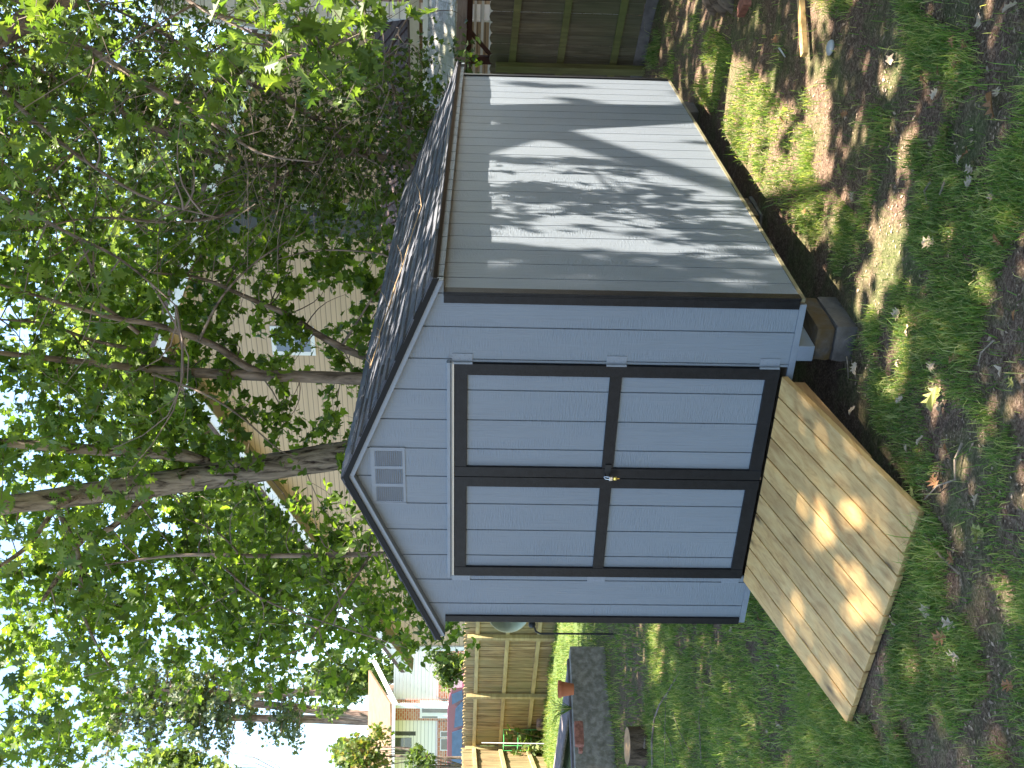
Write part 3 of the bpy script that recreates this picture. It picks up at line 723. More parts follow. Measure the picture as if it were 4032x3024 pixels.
tw.build('twigs', m_twig, und)

# -- big oak beside the yard, trunk just outside the frame on the right; its crown shades the shed and lawn
yo = empty('oak_tree', (3.85, 4.25, -.35), label='large oak at the right edge with mossy root flare and drooping lobed leaves', cat='tree')
tk = MB()
tpt = [(3.85, 4.25, -.55), (3.84, 4.25, -.2), (3.85, 4.26, .3), (3.9, 4.28, 1.5), (4.0, 4.3, 3), (4.1, 4.3, 5), (4.3, 4.2, 7), (4.4, 4.1, 9)]
tk.tube(tpt, [.50, .40, .30, .26, .245, .22, .17, .10], 16, wob=.06)
for an, L_ in ((175, .75), (150, .95), (200, .7), (235, .6), (290, .5), (100, .7)):
    a = math.radians(an); q = [np.array([3.85+math.cos(a)*r, 4.25+math.sin(a)*r, -.30+.28*(1-r/L_)**1.6-(.12 if r >= L_ else 0)]) for r in (.22, .45*L_+.1, .8*L_, L_)]
    tk.tube(q, [.15, .11, .07, .03], 8, wob=.1)
YN = [np.array(p) for p in tpt[4:]]
def limb(p0, p1, r0, r1, sag=.08):
    pts = curve(p0, p1, 9, .05, sag); tk.tube(pts, np.linspace(r0, r1, 9), 7, wob=.04); YN.extend(pts[2:]); return pts
limb((4.0, 4.3, 3.4), (2.2, 1.2, 6.4), .12, .03); limb((4.1, 4.3, 5), (3.6, -1.5, 7.0), .12, .03); limb((4.3, 4.2, 7), (.5, 2.2, 9.0), .06, .02)
limb((4.2, 3.9, 7.2), (-1.5, .2, 9.6), .05, .02); limb((4.2, 4.2, 6.2), (6.8, 1, 8), .1, .03); limb((4.2, 4.0, 6.5), (1.5, -2.5, 8.5), .06, .02)
limb((4.3, 4.2, 8.2), (-.5, 5, 10.8), .05, .02); limb((4.0, 4.3, 4), (6, 6.5, 7.5), .1, .03); limb((4.2, 4.0, 7.5), (-3.5, -.5, 10.0), .05, .02)
lowb = px_tube(tk, [(0, -60, 8.6), (60, 20, 8.4), (200, 110, 8.2), (330, 190, 8.0), (450, 260, 7.9), (560, 330, 7.8), (680, 350, 7.7)], [.035, .032, .027, .021, .016, .010, .004], 7)
lowc = px_tube(tk, [(0, 420, 8.8), (140, 500, 8.6), (260, 560, 8.4), (380, 660, 8.2)], [.02, .016, .012, .005], 6)
lowd = px_tube(tk, [(330, -60, 6.6), (420, 10, 6.5), (520, 60, 6.4), (620, 110, 6.3), (700, 130, 6.2)], [.016, .013, .010, .007, .003], 6)
lowe = px_tube(tk, [(0, 190, 8.0), (120, 300, 7.9), (300, 420, 7.8), (470, 470, 7.7)], [.02, .016, .011, .004], 6)
YN += lowb+lowc+lowd+lowe
tk.build('trunk', m_bark2, yo, smooth=True)
# crown: unseen leaves above the frame, gaps shaped to place the sun flecks
def lit_map(x, y):
    n1 = vnoise(x*1.2, y*1.6, 3.3, 5); n2 = vnoise(x*1.6+9, y*2.2+4, 7.5, 6); n = .62*n1+.38*n2
    lit = np.full(x.shape, .08); lit = np.where((x > .2) & (x < 2.2) & (y < .2), .0, lit)
    def ell(cx, cy, rx, ry, v, rot=0):
        c, s_ = math.cos(rot), math.sin(rot); dx = x-cx; dy = y-cy
        q = ((dx*c+dy*s_)/rx)**2+((-dx*s_+dy*c)/ry)**2
        nonlocal lit; lit = np.where(q < 1, np.maximum(lit, v), lit)
    ell(2.62, 2.5, .42, 1.9, .82); ell(2.45, 3.9, .35, 1.0, .6); ell(3.42, 1.55, .55, .22, .97, .45); ell(3.0, 1.15, .35, .16, .8, .5); ell(2.62, .75, .3, .2, .6)
    ell(2.72, -.12, .42, .24, .92, -.3); ell(2.42, -.62, .25, .13, .8); ell(3.68, .35, .24, .2, .8); ell(3.35, -.1, .2, .1, .6); ell(3.9, 1.3, .2, .3, .6); ell(2.45, -1.05, .15, .08, .7)
    ell(1.6, -.5, .25, .3, .10); ell(-3.55, 3.3, .45, .35, .95); ell(-3.3, 2.1, .2, .12, .7); ell(-2.6, .4, .15, .1, .6); ell(-.8, .2, .15, .1, .6)
    ell(3.2, 6.2, .7, .8, .6); ell(2.3, -2.6, .3, .12, .5)
    wall = (x > 1.45) & (x < 2.36) & (y > .42) & (y < 4.8)          # light that lands on the right-hand wall
    lit = np.where(wall, .92, lit)
    roof = (x > .1) & (x < 1.45) & (y > .1) & (y < 4.9); lit = np.where(roof, np.where(x > .7, .50, .30), lit)
    d = depth(x, y); lit = np.where((d > 15.6) & (x < -4), 1.0, lit)
    return n < lit*.62+.14*(lit > .05)-.0*(lit <= .12), lit
NC = 120000
gx = rng.uniform(-8.5, 9.5, NC); gy = rng.uniform(-6, 10.5, NC)
ok, litv = lit_map(gx, gy); keep = ~ok
gx, gy = gx[keep], gy[keep]
zz = np.zeros(len(gx)); dd_ = depth(gx, gy); zz = np.maximum(5.2, 1.95+.50*(dd_+1.6))+rng.random(len(gx))*1.0+1.3*np.clip((gy-1.5)/1.5, 0, 1)*(gx > 1)*(gx < 2.6)+7.5*((gy < .1) & (gx < 2.1))
kx, ky = SD[0]/SD[2], SD[1]/SD[2]
cx_ = gx+(zz+.35)*kx; cy_ = gy+(zz+.35)*ky
d3 = depth(cx_, cy_); inview = (d3 > .5) & (zz < 1.74+d3*.505) & (np.abs(side(cx_, cy_)) < d3*.40)
sel = ~inview
cano = np.stack([cx_, cy_, zz], 1)[sel]
low = np.stack([rng.uniform(6.4, 10.5, 34000), rng.uniform(-5, 11, 34000), rng.uniform(.2, 7.5, 34000)], 1)   # unseen leaves added at right to cut sky light on the side wall
leaves('crown', np.concatenate([cano, low]), .125, 'clump', m_oak, yo, .75)
# visible low sprigs of lobed leaves
tw = MB(); cen = []
for (x0, x1, y0, y1, d0, d1, k) in ((560, 830, 0, 95, 5.6, 6.6, 15), (470, 640, 0, 200, 6.2, 7.4, 14), (620, 800, 60, 180, 6, 6.8, 9), (0, 220, 0, 120, 6, 8, 16), (0, 90, 240, 520, 6.2, 8, 16), (0, 500, 100, 330, 7.2, 8.6, 34), (60, 320, 560, 680, 7.5, 9, 8), (0, 330, 980, 1480, 7.5, 9.5, 46), (0, 160, 1500, 1659, 8, 10, 16), (0, 300, 700, 980, 8, 9.5, 18)):
    for _ in range(k): cen.append(at(rng.uniform(x0, x1)*1.8228, rng.uniform(y0, y1)*1.8228, rng.uniform(d0, d1)))
lv = fill(yo, tw, cen, YN, .4, 9, 3, .5, 1.6)
leaves('low_foliage', lv, .115, 'oak', m_oak, yo, .3)
tw.build('twigs', m_twig, yo)

# ------------------------------------------------------------------ grass, litter, fallen leaves
def in_foot(x, y):
    a = (x > XL-.02) & (x < XR-.05) & (y > .05) & (y < YB)
    b = (x > .44) & (x < 1.96) & (y > -1.24) & (y <= .1)
    return a | b
def sample_ground(n, dlo, dhi, pw=1.0):
    d = dlo+(dhi-dlo)*rng.random(n)**pw; lat = (rng.random(n)*2-1)*.54*d+.03*d
    p = CAM[:2][None, :]+RH[None, :]*lat[:, None]+FH[None, :]*d[:, None]
    return p[:, 0], p[:, 1], d
def grass_density(x, y):
    n = .45*vnoise(x, y, 1.3, 21)+.55*vnoise(x, y, 4.2, 22)
    b = np.full(x.shape, .38)
    b = np.where(x < .6, .74, b); b = np.where((x < .6) & (y > 1), .68, b)
    near = depth(x, y) < 5.0; b = np.where(near, .47, b); b = np.where(near & (x < 2), .66, b)
    strip = (x > 2.2) & (x < 3.0) & (y > .4) & (y < 4.6); b = np.where(strip, .62, b)
    b = np.where((y > 4.7) & (x > 1), .22, b); b = np.where((x > 3.0) & (y > 1.7), .22, b)
    b = np.where((x > 2.8) & (x < 3.6) & (y > -.4) & (y < 1.2), .30, b)
    return np.clip((b-n)*5+.5, 0.02, 1)
def blades(n, dlo, dhi, pw, hgt, wid, name=None):
    x, y, d = sample_ground(n, dlo, dhi, pw)
    tx = np.floor(x/.06)*.06; ty = np.floor(y/.06)*.06
    k = (rng.random(n) < grass_density(x, y)*(.35+.65*vnoise(x, y, 9, 23)*1.5)) & ~in_foot(x, y)
    k &= ~((depth(x, y) > 13.4) & (x < -5.5) & (depth(x, y) < 15.8) & (x > -12) & False)
    x, y, d = x[k], y[k], d[k]; m = len(x); z = gz(x, y)-.004
    ang = rng.random(m)*6.283; h = hgt*np.exp(rng.normal(size=m)*.35)*(.55+.75*vnoise(x, y, 2.2, 31)); w = wid*(.7+.6*rng.random(m))
    lean = rng.random(m)*.95+.1; la = rng.random(m)*6.283
    dx, dy = np.cos(la)*lean, np.sin(la)*lean
    bx, by = np.cos(ang)*w, np.sin(ang)*w
    z0 = np.stack([x, y, z], 1); s_ = np.stack([bx, by, 0*bx], 1)
    mid = z0+np.stack([dx*h*.35, dy*h*.35, h*.62], 1); tip = z0+np.stack([dx*h, dy*h, h*(1.05-.38*lean)], 1)
    V = np.stack([z0-s_, z0+s_, mid+s_*.8, mid-s_*.8, tip], 1).reshape(-1, 3)
    b = np.arange(m)*5; L = np.stack([b, b+1, b+2, b+3, b+3, b+2, b+4], 1).ravel()
    S = (np.arange(m)*7)[:, None]+np.array([0, 4]); return V, L, S.ravel()
sets = [blades(310000, 2.8, 6.5, 1.0, .058, .0021), blades(220000, 6.5, 12, .8, .062, .0032), blades(165000, 12, 24, .75, .07, .005)]
Vs, Ls, Ss, vo_, lo_ = [], [], [], 0, 0
for V, L, S in sets: Vs.append(V); Ls.append(L+vo_); Ss.append(S+lo_); vo_ += len(V); lo_ += len(L)
gr = np_mesh('grass', np.concatenate(Vs), np.concatenate(Ls), np.concatenate(Ss), None, m_grass); tag(gr, 'short patchy green grass growing over the soil around the shed', 'grass', kind='stuff')
x, y, d = sample_ground(22000, 2.8, 13, .9); k = ~in_foot(x, y); x, y = x[k], y[k]
cen = np.stack([x, y, gz(x, y)+.006], 1); lt = leaves('leaf_litter', cen, .012+.016*rng.random(len(x))**3, 'dia', m_litter, None, .8)
tag(lt, 'scattered brown bark chips and leaf crumbs on the bare soil', 'litter', kind='stuff')

def fallen(shape, m, nm):
    T, f1, f2 = leaf_template(shape); me = bpy.data.meshes.new(nm)
    V = [(float(a), float(b), float(c*1.3+.12*math.sin(b*5)+.05*math.sin(a*9))) for a, b, c in T]
    me.from_pydata(V, [], [tuple(f1), tuple(f2)]); me.materials.append(m); return me
fm = {'t': fallen('oak', m_tan, 'fallen_leaf'), 'o': fallen('oak', m_orange, 'fallen_leaf'), 'y': fallen('oak', m_yellow, 'fallen_leaf'), 'm': fallen('maple', m_tan, 'fallen_leaf')}
flab = {'t': 'pale tan fallen oak leaf lying on the patchy lawn', 'o': 'orange brown fallen oak leaf lying on the lawn', 'y': 'yellow green fallen oak leaf lying on the lawn', 'm': 'pale tan fallen maple leaf lying on the soil'}
def r3(x, y): return (2500+.7233*x, .7233*y)
def r6(x, y): return (2500+.7233*x, 1100+.7233*y)
def r8(x, y): return (2500+.6926*x, 2100+.6926*y)
FL = [(r6, 1215, 710, 't'), (r6, 1460, 185, 't'), (r6, 1525, 280, 'm'), (r6, 1470, 440, 't'), (r6, 1655, 475, 't'), (r6, 1665, 640, 'y'), (r6, 1705, 690, 't'), (r6, 1590, 870, 't'), (r6, 1515, 925, 't'), (r6, 1740, 945, 'o'), (r6, 1670, 1100, 'o'), (r6, 1548, 1165, 'y'), (r6, 1895, 1210, 't'), (r6, 1910, 1370, 'y'), (r6, 2095, 560, 'y'), (r6, 2030, 490, 'm'), (r6, 1780, 430, 'o'), (r6, 1480, 655, 't'), (r6, 1228, 480, 't'), (r6, 2110, 200, 'o'),
 (r3, 1170, 620, 'o'), (r3, 1145, 925, 'y'), (r3, 1215, 1070, 't'), (r3, 950, 1150, 'o'), (r3, 1670, 510, 't'), (r3, 1610, 440, 'o'), (r3, 1690, 380, 'o'), (r3, 1780, 350, 'o'), (r3, 1830, 235, 'o'), (r3, 1765, 230, 'o'), (r3, 1730, 720, 'y'), (r3, 1985, 580, 'o'), (r3, 2020, 500, 't'), (r3, 1840, 830, 'o'), (r3, 1800, 870, 't'), (r3, 1865, 920, 't'), (r3, 1910, 940, 'y'), (r3, 1860, 990, 't'), (r3, 1985, 1070, 't'), (r3, 1940, 1140, 'y'), (r3, 1915, 110, 'm'), (r3, 2090, 35, 't'), (r3, 2030, 1320, 'o'), (r3, 1640, 1320, 't'), (r3, 1430, 320, 'm'), (r3, 860, 565, 't'), (r3, 830, 655, 'o'), (r3, 1130, 830, 'm'), (r3, 1550, 840, 'y'), (r3, 790, 215, 'o'),
 (r8, 1700, 435, 'm'), (r8, 1500, 490, 't'), (r8, 1825, 510, 't'), (r8, 1860, 700, 't'), (r8, 1780, 590, 'o'), (r8, 2170, 865, 'o'), (r8, 1025, 910, 't'), (r8, 850, 1090, 't'), (r8, 780, 1130, 't'), (r8, 1175, 1220, 't'), (r8, 725, 470, 'o'), (r8, 1520, 1150, 'o'), (r8, 1990, 20, 'y'), (r8, 570, 545, 't'), (r8, 1840, 140, 'o'), (r8, 840, 760, 't')]
for i, (f, a, b, k) in enumerate(FL):
    p = on_ground(*f(a, b)); o = bpy.data.objects.new('fallen_leaf', fm[k]); COL.objects.link(o)
    o.location = (p[0], p[1], ground(p[0], p[1])+.032); o.rotation_euler = (random.uniform(-.5, .5), random.uniform(-.5, .5), random.uniform(0, 6.28))
    s_ = random.uniform(.045, .08); 
    if (a, b) in ((1665, 640), (1730, 720), (1985, 580)): s_ = .12
    o.scale = (s_, s_, s_); tag(o, flab[k], 'leaf', 'fallen leaves on the lawn' if k in 'tm' else ('fallen orange leaves on the lawn' if k == 'o' else 'fallen yellow green leaves on the lawn'))
def stick(pts, r, label, nm='fallen_twig', cat='twig', m=None, side=()):
    P3 = [on_ground(*q) for q in pts]; P3 = [np.array([p[0], p[1], ground(p[0], p[1])+.022+.012*(i % 2)]) for i, p in enumerate(P3)]
    t = MB(); t.tube(P3, np.linspace(r, r*.5, len(P3)), 6, wob=.15)
    for a, b in side:
        q = [np.array(on_ground(*a)), np.array(on_ground(*b))]; q = [np.array([p[0], p[1], ground(p[0], p[1])+.02]) for p in q]; t.tube(q, [r*.5, r*.25], 5)
    o = t.build(nm, m or m_deadwood); tag(o, label, cat); return o
stick([r8(1680, 0), r8(1745, 90), r8(1800, 160), r8(1890, 230)], .008, 'brown curved stick in the grass just off the lower end of the ramp')
stick([r6(1810, 890), r6(1785, 980), r6(1775, 1090), r6(1690, 1125), r6(1600, 1200)], .006, 'pale crooked stick near the orange leaf right of the ramp')
stick([r6(1990, 330), r6(1930, 400), r6(1900, 470)], .004, 'thin dead twig on the bare patch at the lower right')
stick([r3(1640, 990), r3(1615, 1040), r3(1620, 1110)], .007, 'curled strip of pale bark on the shaded lawn', 'bark_strip', 'bark')
stick([r3(1725, 960), r3(1715, 1020), r3(1690, 1060)], .008, 'second curled bark strip beside the tan leaves', 'bark_strip', 'bark')
stick([r3(800, 260), r3(845, 310)], .009, 'short pale stick on the bare soil near the sunlit board', m=m_stone)
stick([r6(1165, 370), r6(1190, 440), r6(1185, 540)], .006, 'thin dry root strip in front of the concrete blocks')

# pieces lying in the right part of the yard
pa, pb = on_ground(*r3(945, 20)), on_ground(*r3(962, 302)); pa[2] = ground(pa[0], pa[1])+.03; pb[2] = ground(pb[0], pb[1])+.03
dv = pb-pa; nn = np.cross(dv, [0, 0, 1]); nn /= np.linalg.norm(nn)
bo = MB(); bo.obox(pa-nn*.03-dv*.25, dv*1.25, nn*.055, (0, 0, .035)); tag(bo.build('timber_offcut', m_pine, bevel=.002), 'bright pine board offcut lying in the sun on the soil at right', 'board')
ps = on_ground(*r3(1080, 265)); bmx = bmesh.new(); bmesh.ops.create_icosphere(bmx, subdivisions=3, radius=.04)
for v in bmx.verts: v.co.z *= .55; v.co.x *= 1.2; v.co *= 1+.25*mnoise.noise(v.co*14)
me = bpy.data.meshes.new('stone'); bmx.to_mesh(me); bmx.free(); me.materials.append(m_stone); o = bpy.data.objects.new('stone', me); COL.objects.link(o); o.location = (ps[0], ps[1], ps[2]+.02); tag(o, 'smooth pale grey stone on the bare soil beside the pine board', 'stone')
pr_ = on_ground(*r3(612, 30)); block('brick', pr_[0]-.05, pr_[0]+.05, pr_[1]-.1, pr_[1]+.1, pr_[2]-.02, pr_[2]+.06, m_redbrick, 'loose dark red brick on the soil at the far right edge', None, .7)
# dry vine on the shingles
vn = MB(); base_v = [slope_pt(1, s_, y_, .03) for s_, y_ in ((.30, .75), (.42, .95), (.38, 1.1), (.52, 1.22), (.6, 1.45), (.72, 1.5), (.85, 1.85), (1.0, 2.0))]
vn.tube(base_v, .004, 4)
for i in range(16):
    c = base_v[i % 8]; d = rng.normal(size=3)*.09; d[2] = abs(d[2])*.3-.01; vn.tube([c, c+d*.6, c+d+np.array([0, 0, .02])], [.003, .002, .001], 3)
tag(vn.build('dry_vine', m_drystem), 'dry curly vine tendril lying on the shed shingles', 'vine')

# ------------------------------------------------------------------ fences
def fence(name, P0, P1, top0, top1, label, mats, post_at, group=None, cap=False, posts_front=True, railz=(.30, .95, 1.58), pw=.14, kick=None, tipw=.02):
    f = empty(name, (*P0, float(ground0(*P0))), label=label, cat='fence', group=group)
    P0 = np.array(P0); P1 = np.array(P1); L = np.linalg.norm(P1-P0); u = (P1-P0)/L; nrm = np.array([-u[1], u[0]])
    if np.dot(nrm, CAM[:2]-P0) < 0: nrm = -nrm
    pk = MB(); s_ = 0
    while s_ < L:
        w = pw*random.uniform(.94, 1.06); z1 = top0+(top1-top0)*s_/L+random.uniform(-.02, .02); c = P0+u*s_; z0 = float(ground0(*c))-.03+(kick or 0)
        e = w-.008; o = nrm*random.choice((-.010, -.004, 0))
        q = [(0, z0), (e, z0), (e, z1-tipw*2), (e-tipw, z1-tipw*.6), (e*.5, z1), (tipw, z1-tipw*.6), (0, z1-tipw*2)]
        pk.prism([np.array([*(c+u*a+o), z]) for a, z in q], (*(-nrm*.016), 0)); s_ += w
    pk.build('pickets', mats[0], f)
    for rz in railz:
        a = np.array([*(P0+nrm*.001), float(ground0(*P0))+rz]); b = np.array([*(P1+nrm*.001), float(ground0(*P1))+rz])
        r = MB(); r.obox(a, b-a, (*(nrm*.038), 0), (0, 0, .085)); r.build('rail', mats[1], f)
    for s_ in post_at:
        c = P0+u*s_+nrm*.039; g0 = float(ground0(*c)); t = top0+(top1-top0)*s_/L-.02
        r = MB(); r.obox((*(c-u*.045), g0-.05), (*(u*.09), 0), (*(nrm*.09), 0), (0, 0, t-g0)); r.build('post', mats[2], f, bevel=.004)
    if kick:
        r = MB(); a = np.array([*(P0-nrm*.01), float(ground0(*P0))-.05]); b = np.array([*(P1-nrm*.01), float(ground0(*P1))-.05])
        r.obox(a, b-a, (*(nrm*.02), 0), (0, 0, kick+.06)); r.build('kick_board', mats[3], f)
    return f
A_ = at(2127, 2938, 24.3)[:2]; B_ = at(2177, 2500, 21.0)[:2]; u_ = (B_-A_)/np.linalg.norm(B_-A_); segL = np.linalg.norm(B_-A_)
Cc = B_+u_*2.6
def along(Y): # distance from A_ along the fence for an image row
    lo, hi = 0, 9
    for _ in range(40):
        m_ = (lo+hi)/2; p = A_+u_*m_; q = np.array([*p, 1.])-CAM; yy = 3024-(1512+FPX*np.dot(q, RT)/np.dot(q, _F))
        if yy > Y: lo = m_
        else: hi = m_
    return lo
fence('wooden_fence', A_, Cc, 2.05, 1.98, 'weathered yellow brown picket fence running behind the sunny lawn at left', (m_fence, m_fence_rail, m_fence_rail), [.03, along(2350+.452*838), along(2350+.452*325)])
D_ = at(2100, 3160, 18.5)[:2]
fence('wooden_fence', D_, A_-u_*.12, 1.95, 2.07, 'sunlit end section of picket fence turning toward the viewer at the left edge', (m_fence, m_fence_rail, m_fence_rail), [])
E_ = at(2577, 300, 12.55)[:2]; F_ = at(2577, -220, 11.2)[:2]; ue = (F_-E_)/np.linalg.norm(F_-E_)
E2 = E_-ue*1.2
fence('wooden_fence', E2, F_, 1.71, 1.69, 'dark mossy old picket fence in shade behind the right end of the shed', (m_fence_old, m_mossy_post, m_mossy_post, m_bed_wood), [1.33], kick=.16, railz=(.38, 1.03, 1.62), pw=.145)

# ------------------------------------------------------------------ left yard things
def bpt(X, Y): return on_ground(X, Y)
bA = bpt(2379, 2545); bM = bpt(2428, 3024); dirF = (bM-bA)[:2]; dirF /= np.linalg.norm(dirF)
Hh = .50; bz = float(ground0(*bA[:2]))
dirB = at(1222*1.8228, 3024, 17.8)[:2]-bA[:2]; dirB /= np.linalg.norm(dirB)
bed = empty('raised_garden_bed', (bA[0], bA[1], bz), label='low dark stained concrete garden bed wall on the lawn at left', cat='garden bed')
Lf, Lb, wt = 4.5, 4.2, .2
wl = MB(); g0 = bz-.15
wl.obox((*bA[:2], g0), (*(dirF*Lf), 0), (*(dirB*wt*1.2), 0), (0, 0, Hh+.15)); 
wl.obox((*(bA[:2]+dirB*wt*1.25), g0), (*(dirB*Lb), 0), (*(dirF*wt), 0), (0, 0, Hh+.148))
wl.build('concrete_wall', m_bed, bed, bevel=.01)
tb = MB(); tb.obox((*(bA[:2]+dirB*wt*.9+dirF*.1), bz+Hh+.001), (*(dirF*3.4), 0), (*(dirB*.14), 0), (0, 0, .03)); tb.build('timber_cap', m_bed_wood, bed)
tb = MB(); tb.obox((*(bA[:2]+dirB*wt*2.2+dirF*.22), bz+Hh-.001), (*(dirB*3.2), 0), (*(dirF*.5), 0), (0, 0, .022)); tb.build('timber_cap', m_bed_wood, bed)
sb = MB(); sb.add([(*(bA[:2]+dirB*.3+dirF*.25), bz+Hh-.12), (*(bA[:2]+dirB*.3+dirF*Lf), bz+Hh-.12), (*(bA[:2]+dirB*Lb+dirF*Lf), bz+Hh-.12), (*(bA[:2]+dirB*Lb+dirF*.25), bz+Hh-.12)], [(0, 1, 2, 3)]); sb.build('soil', m_soil, bed)
def onbed(X, Y, z): r = ray(X, Y); return CAM+r*((z-CAM[2])/r[2])
q2 = lambda x, y: (2100+x*.4063, 2350+y*.4063)
qb = onbed(*q2(488, 1330), bz+Hh+.035)
for i, (dx, lab) in enumerate(((0, 'purplish brown brick resting upright on the garden bed wall'), (.11, 'second brick lying flat behind the upright one on the garden bed'))):
    o = block('brick', qb[0]-.15, qb[0]+.15, qb[1]-.05, qb[1]+.05, bz+Hh+.04, bz+Hh+(.15 if i == 0 else .09), m_redbrick, lab, 'bricks on the garden bed', math.atan2(dirF[1], dirF[0]))
    o.location.x += dirB[0]*dx*1.6; o.location.y += dirB[1]*dx*1.6
qp = onbed(*q2(392, 895), bz+Hh+.02); pt_ = MB()
pt_.lathe((qp[0], qp[1], bz+Hh+.022), [(0, 0), (.075, 0), (.105, .17), (.12, .172), (.12, .215), (.105, .216), (.095, .18), (0, .18)], 20)
tag(pt_.build('flower_pot', m_terra, smooth=False), 'small terracotta flower pot standing on the garden bed wall', 'flower pot')
qg = onbed(*q2(372, 1080), bz+Hh); gm = MB()
for i in range(16):
    a = rng.uniform(0, 6.28); L_ = rng.uniform(.2, .42); d = np.array([math.cos(a), math.sin(a), 0])
    c = np.array([qg[0], qg[1], bz+Hh]); gm.tube([c, c+d*L_*.35+np.array([0, 0, L_*.6]), c+d*L_*.8+np.array([0, 0, L_*.75])], [.007, .006, .002], 4)
tag(gm.build('spider_plant', m_grass), 'thin arching strap leaves growing from the garden bed beside the pot', 'plant')
# cut stump
sp = on_ground(2545, 2938); lg = empty('tree_stump', sp, label='short cut tree stump with fresh pale top at the left edge', cat='stump')
s1 = MB(); s1.lathe((sp[0], sp[1], sp[2]-.05), [(.235, 0), (.225, .1), (.215, .27), (.21, .28)], 22); 
for i, v in enumerate(s1.v): s1.v[i] = (v[0]+random.uniform(-.006, .006), v[1]+random.uniform(-.006, .006), v[2]+(.10*((v[0]-sp[0])*(-.5)) if v[2] > sp[2]+.2 else 0))
s1.build('bark', m_stump, lg); s2 = MB(); ring = s1.v[-22:]; c = tuple(np.mean(ring, axis=0)); s2.add([c]+ring, [(0, i+1, (i+1) % 22+1) for i in range(22)]); s2.build('cut_face', m_cutwood, lg)
# fallen dead branches in the grass
def dbr(lines, label):
    t = MB()
    for pts, r in lines:
        P3 = []
        for x, y, h in pts: p = on_ground(*q2(x, y)); P3.append(np.array([p[0], p[1], p[2]+h]))
        t.tube(P3, np.linspace(r, r*.45, len(P3)), 6, wob=.12)
    tag(t.build('dead_branch', m_bark2), label, 'branch')
dbr([([(1180, 1659, .03), (1200, 1400, .06), (1225, 1180, .06), (1290, 1050, .08), (1350, 920, .05), (1440, 720, .02)], .014), ([(1350, 920, .05), (1320, 1000, .04), (1330, 1250, .06), (1320, 1659, .05)], .008), ([(1225, 1180, .06), (1190, 1000, .03)], .006)], 'long forked dead branch lying on the grass beside the stump')
dbr([([(1400, 1659, .03), (1380, 1400, .06), (1250, 1150, .05), (1200, 1050, .02)], .006), ([(1550, 1500, .03), (1480, 1300, .07), (1370, 1080, .04)], .006)], 'thin crooked dead branch in the grass beyond the forked one')
dbr([([(1650, 1659, .02), (1670, 1400, .05), (1655, 1150, .05), (1690, 960, .04), (1650, 800, .02)], .006)], 'single thin dead branch nearest the ramp on the left lawn')
dbr([([(1105, 1659, .05), (1140, 1370, .07)], .022)], 'short thick grey branch stub lying against the stump')
# tomato cage with plants, stake, cut log
z1b = lambda x, y: (1300+x*.452, 2350+y*.452)
cg = on_ground(*z1b(1850, 1250)); cg[2] = float(ground0(cg[0], cg[1])); tcg = MB(); Hc = .95
for k in range(4):
    a = k*math.pi/2+.4; tcg.tube([(cg[0]+.26*math.cos(a), cg[1]+.26*math.sin(a), cg[2]-.02), (cg[0]+.26*math.cos(a), cg[1]+.26*math.sin(a), cg[2]+Hc)], .008, 5)
for zz_ in (.3, .6, .93):
    q = [(cg[0]+.26*math.cos(k*math.pi/2+.4), cg[1]+.26*math.sin(k*math.pi/2+.4), cg[2]+zz_) for k in range(5)]; tcg.tube(q, .007, 5)
tag(tcg.build('tomato_cage', m_greenwire), 'green wire plant cage standing on the lawn before the left fence', 'plant cage')
pln = empty('garden_plant', cg, label='leafy yellow green plant climbing inside the green wire cage', cat='plant')
tw = MB(); P_ = []
for i in range(16):
    c = cg+np.array([rng.normal()*.15, rng.normal()*.15, 0]); e = c+np.array([rng.normal()*.22, rng.normal()*.22, rng.uniform(.3, .85)]); pts = curve(c, e, 5, .1); tw.tube(pts, [.008, .006, .005, .004, .003], 4)
    for t in rng.random(14): P_.append(c*(1-t)+e*t+rng.normal(size=3)*.06)
tw.build('stems', m_drystem, pln); leaves('foliage', np.array(P_), .13, 'maple', m_farleaf, pln, .4)
sk_ = on_ground(*z1b(1880, 1280)); t = MB(); t.tube([(sk_[0], sk_[1], sk_[2]), (sk_[0]+.02, sk_[1], sk_[2]+1.45)], .011, 6); tag(t.build('garden_stake', m_white), 'thin white stake leaning against the fence corner post', 'stake')
lp, lq = on_ground(*z1b(1860, 940)), on_ground(*z1b(1865, 1150)); t = MB(); t.tube([lp+np.array([0, 0, .08]), lq+np.array([0, 0, .10])], .09, 10, wob=.08); tag(t.build('cut_log', m_pinebark), 'reddish brown log lying along the foot of the left fence', 'log')
# round metal dish on bent black pole, half hidden by the shed's left edge
dh = at(1300+1550*.452, 2350+110*.452, 14.0); fb = float(ground0(dh[0], dh[1]))
ds = empty('metal_dish_stand', (dh[0], dh[1], fb), label='round shiny metal dish on a bent black pole peeking out left of the shed', cat='lawn ornament')
d_ = MB(); Vd = np.array([*( -FH), 0]); Ud = np.array([*RH, 0]); Wd = np.array([0, 0, 1.])
def ring(rad, off, n=28): return [dh+Ud*math.cos(2*math.pi*k/n)*rad*1.0+Wd*math.sin(2*math.pi*k/n)*rad*1.0+Vd*off for k in range(n)]
prof = [(.02, .0), (.12, .02), (.20, .05), (.285, .10), (.30, .10)]
vv = []; ff = []
for r_, o_ in prof: vv += ring(r_, o_)
for i in range(len(prof)-1):
    for k in range(28): ff.append((i*28+k, i*28+(k+1) % 28, (i+1)*28+(k+1) % 28, (i+1)*28+k))
ff.append(tuple(range(28))); d_.add(vv, ff); d_.build('dish', m_dish, ds, smooth=True)
p_ = MB(); c0 = dh-Ud*.0+Wd*-.30
